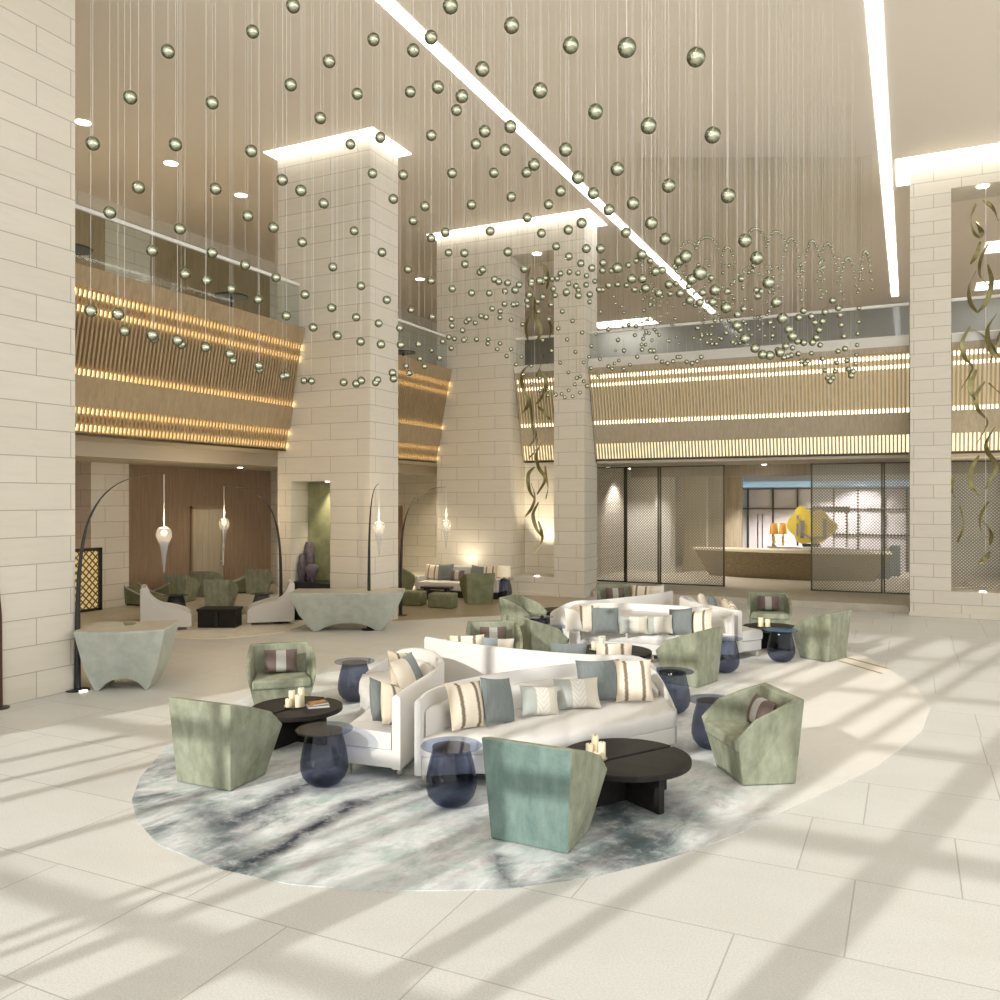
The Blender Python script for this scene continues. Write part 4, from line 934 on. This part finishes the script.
def swoop_chair(px, py, fv, label):
    q = P(px, py); fx, fy = W(*fv); t = empty('white_swoop_armchair', (q.x, q.y, .014), math.atan2(fy, fx), label, 'armchair')
    prof = [(-.52,.92),(-.42,.96),(-.30,.72),(-.10,.56),(.15,.50),(.40,.42),(.52,.34)]
    pr = resample(prof, 20)
    for sgn in (-1, 1):
        k = MB(); rs = [[(x, sgn*.42, .06), (x, sgn*.42, z), (x, sgn*.34, z), (x, sgn*.34, .06)] for x, z in pr]; k.rings(rs); k.build('armrest', M['white'], t, 50, .015)
    k = MB(); k.box(-.30, .50, -.345, .345, .1, .33); k.build('seat', M['white'], t, 40, .03)
    k = MB(); k.rings([[(-.52,s_*.34,.06),(-.50,s_*.34,.92),(-.40,s_*.34,.94),(-.28,s_*.34,.3)] for s_ in (-1,-.33,.33,1)]); k.build('backrest', M['white'], t, 50, .015)
    for sx in (-.45, .45):
        for sy in (-.36, .36): k = MB(); k.box(sx-.02, sx+.02, sy-.02, sy+.02, 0, .08); k.build('leg', M['chrome'], t)
    t.scale = (.95,)*3
swoop_chair(166, 629, (.93,.366), 'white swoop armchair with back to the near host desk')
swoop_chair(271, 623, (-.965,-.26), 'white swoop armchair with back to the niche pillar')
p = P(220, 627); t = empty('low_black_table', (p.x, p.y, .014), AY, 'low black rectangular table between the two white swoop armchairs', 'coffee table')
q = MB(); q.box(-.48,.48,-.3,.3,.36,.42); q.build('table_top', M['black'], t, bevel=.006)
q = MB(); q.box(-.46,-.05,-.26,.26,0,.36); q.build('leg_panel', M['black'], t); q = MB(); q.box(.05,.46,-.26,.26,0,.36); q.build('leg_panel', M['black'], t); q = MB(); q.box(-.04,.04,-.29,.0,0,.36); q.build('leg_panel', M['dark'], t); t.scale = (.86, .86, .95)
def drum_px(px, py, lb, z=0.0): q = P(px, py, z); t = drum(0, 0, lb); t.location = (q.x, q.y, z); return t
drum_px(176, 618, 'blue glass side table behind white swoop armchair by the near desk', 0)
drum_px(262, 616, 'blue glass side table behind white swoop armchair by the niche pillar', 0)
# brass lattice screen in a black frame
yA, yB = 12.7, 14.15
t = empty('fire_screen', (-16.6, 12.78, .2), 0, 'black framed standing screen with glowing brass lattice beside lounge pier', 'screen'); h = (yB-yA)/2
q = MB(); q.box(-.004, .004, -h+.05, h-.05, .05, 1.35); q.build('lattice_panel', M['brasslat'], t)
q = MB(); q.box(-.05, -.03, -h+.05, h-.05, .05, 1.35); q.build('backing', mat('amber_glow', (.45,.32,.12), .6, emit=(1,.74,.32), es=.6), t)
q = MB(); q.box(-.05,.03,-h,-h+.07,0,1.42); q.box(-.05,.03,h-.07,h,0,1.42); q.box(-.05,.03,-h,h,0,.06); q.box(-.05,.03,-h,h,1.35,1.42); q.build('frame', M['dark'], t)
for i, (x, y, e, lb) in enumerate(((-16.4,10.2,80,'added lounge soffit downlight near the brass screen'),(-15.9,17.2,100,'added lounge soffit downlight before the walnut door'),(-14.2,21.6,900,'added soffit downlight in gap behind banquette lamp'),(-13.6,24.4,300,'added soffit downlight washing the stone wall in the gap'))):
    zz = 3.56 if x < -14.6 else 3.86  # soffit lamps added to brighten the lounge and the gap
    k = MB(); k.lathe([(.001,-.012),(.07,-.012),(.07,0),(.001,0)], 18, (x, y, zz)); tag(k.build('soffit_downlight', M['down']), lb, 'light')
    spot((x, y, zz-.03), (x, y, 0), e, size=120)
# niche in the middle pillar
q = MB(); q.box(-12.6, -11.55, 15.2, 15.9, 0, .86); tag(q.build('niche_plinth', M['dark'], bevel=.01), 'black plinth under the vases in pillar niche', 'plinth')
q = MB(); q.box(-12.6, -11.55, 15.86, 15.91, .86, 3.1); struct(q, 'wall_niche', noisy('olive_stone', (.36,.36,.20), (.22,.23,.12), 3, .6))
def vase(px, prof, lb, dy=0):
    q = PYp(px, 580, 15.5+dy); k = MB(); k.lathe(prof, 26, (q.x, 15.5+dy, .86), False); tag(k.build('vase', M['vase'], None, 60), lb, 'vase')
vase(302, [(.001,0),(.07,0),(.085,.15),(.09,.35),(.08,.52),(.06,.6),(.05,.6)], 'dark slim upright vase at jamb side of niche')
vase(309, [(.001,0),(.07,0),(.10,.25),(.13,.5),(.12,.75),(.075,.88),(.05,.88)], 'tallest mottled purple-brown vase in niche', .15)
vase(312, [(.001,0),(.05,0),(.06,.06),(.14,.24),(.15,.32),(.09,.38),(.05,.40)], 'squat dark urn in front of tallest niche vase', -.12)
spot((-11.8, 15.6, 3.08), (-11.85, 15.95, 1.9), 110, size=80)
q = MB(); q.lathe([(.001,-.012),(.05,-.012),(.05,0),(.001,0)], 16, (-11.85, 15.6, 3.12)); tag(q.build('niche_downlight', M['down']), 'tiny downlight in top of pillar niche', 'light')

# ================================================================== BANQUETTE BY THE WIDE PILLAR
def G(px, py): q = P(px, py); return (q.x, q.y, .006)
cB = P(462, 598); t = empty('banquette_sofa', (cB.x-.2, cB.y+.3, .006), AY*.2, 'cream banquette sofa with striped cushions against the wide pillar', 'sofa')
q = MB(); q.box(-1.15, 1.15, -.38, .45, .18, .42); q.build('seat', M['white'], t, 40, .03)
q = MB(); q.box(-1.15, 1.15, .27, .47, .42, .82); q.build('backrest', M['white'], t, 40, .03)
q = MB(); q.box(-1.2, 1.2, -.36, .47, 0, .18); q.build('base', M['dark'], t)
for sx in (-1, 1): q = MB(); x0, x1 = sorted((sx*1.15, sx*1.25)); q.box(x0, x1, -.36, .47, .18, .55); q.build('armrest', M['white'], t, 40, .02)
for (dx, kd, w, h, lb, rl) in ((-.98,'stripe',.46,.44,'brown striped cushion at end of banquette by hanging lamp',2),(-.55,'teal',.5,.46,'dark teal cushion on banquette, beside brown striped one',-3),(-.15,'brown',.42,.3,'grey banded lumbar cushion mid banquette',0),(.38,'teal',.44,.44,'teal cushion on banquette above back-turned olive armchair',8),(.82,'stripe',.46,.44,'brown striped cushion at end of banquette by drum lamp',-4)):
    pp = t.matrix_basis @ Vector((dx, .08 if h < .4 else .16, .425)) ; cushion(kd, w, h, pp, AY*.2, 14, rl, lb)
p = G(478, 603.5); armchair(p, (-.25,.97), 'olive armchair with back turned, in front of the banquette', M['olive'])
p = G(402, 594); armchair(p, (.9,.1), 'olive armchair half hidden by middle pillar near banquette', M['olive'])
def ottoman(px, py, lb):
    p = G(px, py); t = empty('ottoman', p, AY*.4, lb, 'ottoman'); q = MB(); q.box(-.33,.33,-.22,.22,.0,.36); q.build('cushion', M['olive'], t, 40, .04, 3)
ottoman(412, 605, 'olive ottoman close to the middle pillar'); ottoman(443, 607.5, 'olive ottoman in front of the banquette middle')
p = G(437, 600); t = empty('low_dark_table', p, AY*.3, 'low dark table between ottomans and banquette', 'coffee table')
q = MB(); q.box(-.42,.42,-.16,.16,.3,.36); q.build('table_top', M['dark'], t)
for sx in (-.3, .3): q = MB(); q.box(sx-.04, sx+.04, -.14, .14, 0, .3); q.build('leg_panel', M['dark'], t)
p = P(504, 598.8); t = drum(0, 0, 'blue-black drum side table beside the banquette carrying white-shaded lamp'); t.location = (p.x, p.y, .006)
t = empty('table_lamp', (p.x, p.y, .535), 0, 'white-shaded table lamp on drum table beside the banquette', 'lamp')
q = MB(); q.lathe([(.09,0),(.09,.015),(.02,.03),(.02,.12)], 16); q.build('lamp_base', M['bronze'], t, 40); q = MB(); q.lathe([(.19,.07),(.17,.36)], 26, close=False); q.build('lamp_shade', mat('cream_shade', (.75,.68,.56), .8, emit=(1,.82,.55), es=.3), t, 50)
# floor uplight behind the banquette
q = Vector((-11.6, 21.85, 0)); spot((-11.6, 21.62, .75), (-11.5, 22.1, 2.6), 38, size=150, r=.15, blend=1)
k = MB(); k.lathe([(.06,0),(.06,.4),(.045,.42)], 16, (-11.6, 21.75, .006)); tag(k.build('floor_uplight', M['down'], None, 40), 'floor uplight washing wide pillar behind the banquette', 'light')

# ================================================================== HANGING GLOBES
G_ = []                                                  # photo x, y, diameter
def addg(ox, oy, s, txt, dflt):
    for tk in txt.split():
        v_ = [float(a) for a in tk.split(',')]; G_.append((ox+s*v_[0], oy+s*v_[1], (v_[2]*s if len(v_) > 2 else dflt)))
addg(0, 0, .34, '494,151,40 743,93,38 862,17,41 968,180,38 855,249,37 383,286,40 624,302,38 942,347,35 273,422,40 516,425,38 739,444,36 830,529,34 885,560,34 407,551,37 634,555,35 952,598,31 729,635,33 323,625,36 804,669,32 529,673,34 889,712,29 624,743,32 447,737,34 721,779,30 979,785,27 812,816,28 544,806,32 607,825,30 680,850,29 759,881,28 897,866,27 842,929,28 975,905,26 921,963,26 990,985,25 267,914,37 347,924,36', 10)
addg(60, 170, .26, '248,619,42 355,635,44 362,648,38 452,655,42 466,670,38 560,682,40 653,707,38 665,734,32 765,753,34 767,768,32 857,794,30 872,790,30 938,810,28 967,812,28 974,605,32', 10)
addg(330, 0, .34, '354,17,46 534,75,46 708,133,48 873,140,56 297,110,40 245,148,38 128,116,37 448,203,43 618,266,45 781,328,45 937,370,48 80,276,34 236,270,33 317,256,37 388,283,39 372,324,33 298,398,32 455,386,36 531,372,38 429,423,32 515,441,34 693,440,40 148,404,32 60,424,30 600,484,36 578,507,31 729,522,39 845,497,40 482,508,30 359,509,30 215,514,30 125,510,29 774,569,35 678,562,32 643,601,29 533,579,29 416,602,29 279,606,29 186,585,29 820,617,34 891,598,38 996,546,41 945,656,38 740,656,31 871,684,31 580,640,28 471,679,28 339,683,28 298,700,26 244,649,27 71,679,27 153,742,27 622,686,27 701,676,29 523,741,27 229,792,24 297,826,23 91,841,26 167,882,25 77,933,25 9,905,22 238,912,20 300,932,20 143,951,24 205,965,22 985,703,34 917,748,30', 9)
addg(660, 0, .34, '106,168,56 155,397,48 200,575,44', 16)
addg(330, 330, .34, '22,17,26 90,34,26 150,42,26 208,44,24 184,126,24 187,143,24 92,149,24 77,158,24 40,154,24 134,155,22 140,147,22 260,42,20 224,106,18 264,85,18 278,107,18 233,127,18 322,82,18', 8)
addg(420, 220, .24, '119,136,33 185,138,36 187,184,34 250,218,30 261,207,32 134,286,32 215,304,30 288,305,28 310,247,30 328,257,30 365,262,30 354,297,27 396,292,32 413,270,30 352,350,25 389,352,25 402,350,24 301,369,25 334,381,24 333,406,22 254,400,24 275,405,25 380,416,20 204,414,25 193,424,24 230,429,22 131,413,26 133,441,25 177,460,24 120,488,24 143,495,22 182,500,24 188,493,22 235,497,22 284,498,20 282,515,20 333,514,20 322,538,20 379,538,19 361,567,19 130,534,23 94,506,24 48,544,20 365,133,36 434,204,34 567,110,34 455,312,30 446,336,25 448,360,22 465,254,28 463,267,28 498,253,34 508,256,30 522,242,26 550,245,24 571,244,24 585,223,26 622,217,25 658,221,24 694,232,24 619,265,24 650,275,26 692,270,25 555,287,26 562,313,25 511,320,27 490,340,24 493,382,22 545,353,23 537,413,22 427,435,20 511,500,19 548,545,18 593,381,21 576,452,19 613,498,19 635,420,20 648,550,18 676,469,19 584,595,17 618,635,17 400,602,18 422,570,18 432,643,17 465,683,16 463,608,17 498,658,17 500,711,17 532,711,16 532,730,16 566,727,19 590,725,17 603,738,17 619,710,16 636,735,17 666,719,17 645,685,17 653,658,19 667,652,17 696,692,20 682,672,17 610,300,32 608,306,26 660,292,24 660,315,30 707,310,28 707,341,22 733,475,15 714,525,18 704,570,16 682,593,16 712,618,18 750,580,17 752,382,18 728,255,22 745,290,26 760,290,24 785,272,28 760,210,28 762,178,32 716,200,32 670,181,32 620,152,34 693,119,38 752,119,38 797,212,26 822,200,44 830,206,30 868,188,26 900,170,24 924,143,40 922,160,26 960,170,28 979,213,30 882,245,40 888,250,26 926,245,32 940,286,36 893,290,26 860,272,24 823,268,26 808,320,12 815,348,14 840,360,14 850,385,14 900,405,13 870,436,20 900,442,20 895,480,18 930,495,18 845,445,12 785,455,22 825,500,20 815,545,12 850,545,20 875,603,17 848,620,18 828,585,15 785,610,18 800,620,18 745,650,17 810,598,15 925,540,20 940,520,16 960,545,22 975,545,20 905,570,18 985,575,18 960,350,18 975,355,14 935,300,20', 5)
addg(640, 220, .25, '46,13,50 101,74,46 420,82,55 467,152,54 183,145,52 157,163,44 240,212,58 207,237,44 300,280,45 515,250,50 545,328,44 345,350,46 200,320,36 290,328,36 250,290,32 570,393,44 388,422,40 420,474,42 595,437,38 610,465,40 460,513,38 490,538,38 519,541,38 560,530,38 583,505,30 635,390,30 630,485,28 655,490,28 690,490,28 705,470,28 716,440,28 730,405,28 700,410,26 685,385,26 654,363,28 740,368,28 770,322,28 793,352,26 800,380,24 805,420,22 815,465,22 62,205,38 90,200,32 115,258,34 75,292,34 10,235,36 22,272,36 120,295,24 160,293,34 240,330,34 145,255,24 195,265,26 350,285,28 285,232,26 270,325,24 415,355,28 390,378,30 405,235,26 465,280,24 470,305,28 485,285,24 520,410,22 530,462,20 400,440,24 370,488,20 345,452,20 325,400,18 300,402,18 230,432,20 248,463,18 268,490,18 288,495,18 305,495,18 325,475,18 345,450,17 245,548,20 228,565,18 208,573,20 186,567,18 160,548,18 150,548,18 110,573,20 132,565,18 88,567,18 65,548,18 720,500,22 730,555,22 685,533,20 633,535,22 610,512,22 645,565,22 660,575,22 670,565,22 590,545,24 605,540,22 575,550,24 550,520,24 740,602,20 780,605,20 750,632,22 772,632,22 760,645,24 787,570,20 792,525,22 820,515,24 827,562,22 862,575,20 865,540,18 868,500,18 833,596,22 852,605,24 845,622,26 842,610,22 870,455,18 875,407,18 876,353,18', 4)
def archs(cx, top, hw, drop, n_, dia, pw=2.3):
    for i in range(n_):
        th = -1 + 2*i/(n_-1); G_.append((640+.25*(cx+hw*th), 220+.25*(top+drop*abs(th)**pw), dia))
for (cx, top, hw, dr, n_) in ((195,86,32,25,7),(268,68,45,45,13),(350,108,28,60,10),(462,34,46,62,14),(545,45,40,60,12),(605,74,42,150,16),(690,84,36,120,16),(750,94,42,150,18),(832,152,32,110,16),(902,126,26,150,18)): archs(cx, top, hw, dr, n_, 2.9)
for i in range(190):
    cx = random.uniform(0, 540); cy = random.uniform(160, 500); G_.append((640+.25*cx, 220+.25*cy, random.choice((2.6, 3.0, 3.4, 3.8))))
for i in range(60):
    cx = random.choice((640, 650, 725, 735, 560, 500, 805, 880))+random.uniform(-12, 12); cy = random.uniform(150, 330); G_.append((640+.25*cx, 220+.25*cy, 2.8))
GL = []
for (x, y, dm) in G_:
    l = (x-500)/F; dd = 93.5/dm; lim = 21.2/(CA+SA*l); rad = .055
    lim = min(lim, 19.6)
    if dd > lim: dd = lim; rad = dm*dd/F/2
    q = PD(x, y, dd); GL.append((q, rad, dm, x, y))
GL.sort(key=lambda g: -g[2])
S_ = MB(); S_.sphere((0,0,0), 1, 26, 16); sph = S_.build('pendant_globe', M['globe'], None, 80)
S_ = MB(); S_.tube([(0,0,0),(0,0,1)], 1, 5); wire0 = S_.build('wire', M['wire'], sph)
region = {}
ORD = ['highest','second highest','third highest','fourth highest','fifth highest','sixth highest','seventh highest','eighth highest','ninth highest','tenth highest','eleventh highest','twelfth highest']
def reg(x, y):
    if x < 278 and y < 170: return 'over grey ceiling between near pillar and middle pillar' if x < 190 else 'over grey ceiling close to the middle pillar top'
    if x < 278 and y < 290: return 'over the upper glass railing, nearer the near pillar' if x < 190 else 'over the upper glass railing, nearer the middle pillar'
    if x < 300 and y >= 290: return 'over the near oak balcony front'
    if x < 398 and 120 < y < 390: return 'before the shaft of middle pillar, upper half' if y < 240 else 'before the shaft of middle pillar, lower half'
    if x < 440 and y >= 120: return 'over the gap between middle and wide pillars'
    if x < 520 and y < 210: return 'over ceiling above the wide pillar, near diagonal strip' if x > 430 else 'over ceiling above the middle pillar, near diagonal strip'
    if x < 440: return 'over ceiling above the middle pillar, near diagonal strip'
    if x < 620 and y < 250: return 'round the top of wide pillar'
    if y < 215: return 'hanging large over open ceiling beyond the diagonal strip'
    return None
NI = 300
for i, (q, rad, dm, x, y) in enumerate(GL[:NI]):
    o = sph if i == 0 else sph.copy(); w_ = wire0 if i == 0 else wire0.copy()
    if i: COL.objects.link(o); COL.objects.link(w_)
    o.location = q; o.scale = (rad,)*3; w_.parent = o; w_.scale = (.0012/rad, .0012/rad, (CEIL-q.z)/rad)
    o['category'] = 'hanging globe'; o['group'] = 'mirrored globes hanging on wires from the ceiling'
    k = reg(x, y) if dm > 5.5 else None
    if k: region.setdefault(k, []).append((y, x, o, dm))
    else: o['label'] = 'small mirrored globe on a thin wire in the dense swarm before the back balcony'
for k, L_ in region.items():
    L_.sort(key=lambda e: (e[0], e[1]))
    for r_, (y, x, o, dm) in enumerate(L_):
        o['label'] = 'mirrored globe ' + k + ', ' + (ORD[r_] if r_ < len(ORD) else 'counting %d down' % (r_+1)) + (' there' if r_ < len(ORD) else '')
q = MB()
for (p, rad, dm, x, y) in GL[NI:]:
    q.sphere(tuple(p), rad, 12, 8); q.tube([p, Vector((p.x, p.y, CEIL))], .0014, 4)
tag(q.build('pendant_globe_swarm', M['globe'], None, 60), 'tiny mirrored globes in looping arcs furthest back in the hanging swarm', 'hanging globes', 'mirrored globes hanging on wires from the ceiling', 'stuff')

# ================================================================== LIGHT, CAMERA
w = bpy.data.worlds.new('sky'); SC.world = w; w.use_nodes = True; bg = w.node_tree.nodes['Background']
bg.inputs[0].default_value = (.97, .98, 1.0, 1); bg.inputs[1].default_value = 2.4
sun = bpy.data.lights.new('sun', 'SUN'); sun.energy = 3.7; sun.angle = R(.5); sun.color = (1, .985, .945)
so = bpy.data.objects.new('sun', sun); COL.objects.link(so)
so.rotation_euler = Vector((.26*.92, .965*.92, -.40)).to_track_quat('-Z', 'Y').to_euler(); so.location = (-5, -10, 15)
cam = bpy.data.cameras.new('camera'); cam.sensor_width = 36; cam.lens = 36*F/1000; cam.clip_end = 200
co = bpy.data.objects.new('camera', cam); COL.objects.link(co); co.location = (0, 0, H); co.rotation_euler = (R(90), 0, AY); SC.camera = co
SC.view_settings.view_transform = 'Standard'; SC.view_settings.look = 'None'; SC.view_settings.gamma = 1; SC.view_settings.use_curve_mapping = False
SC.view_settings.exposure = -0.22
SC.cycles.use_denoising = True; SC.cycles.caustics_reflective = False; SC.cycles.caustics_refractive = False
SC.cycles.max_bounces = 10; SC.cycles.transparent_max_bounces = 24; SC.cycles.sample_clamp_indirect = 6
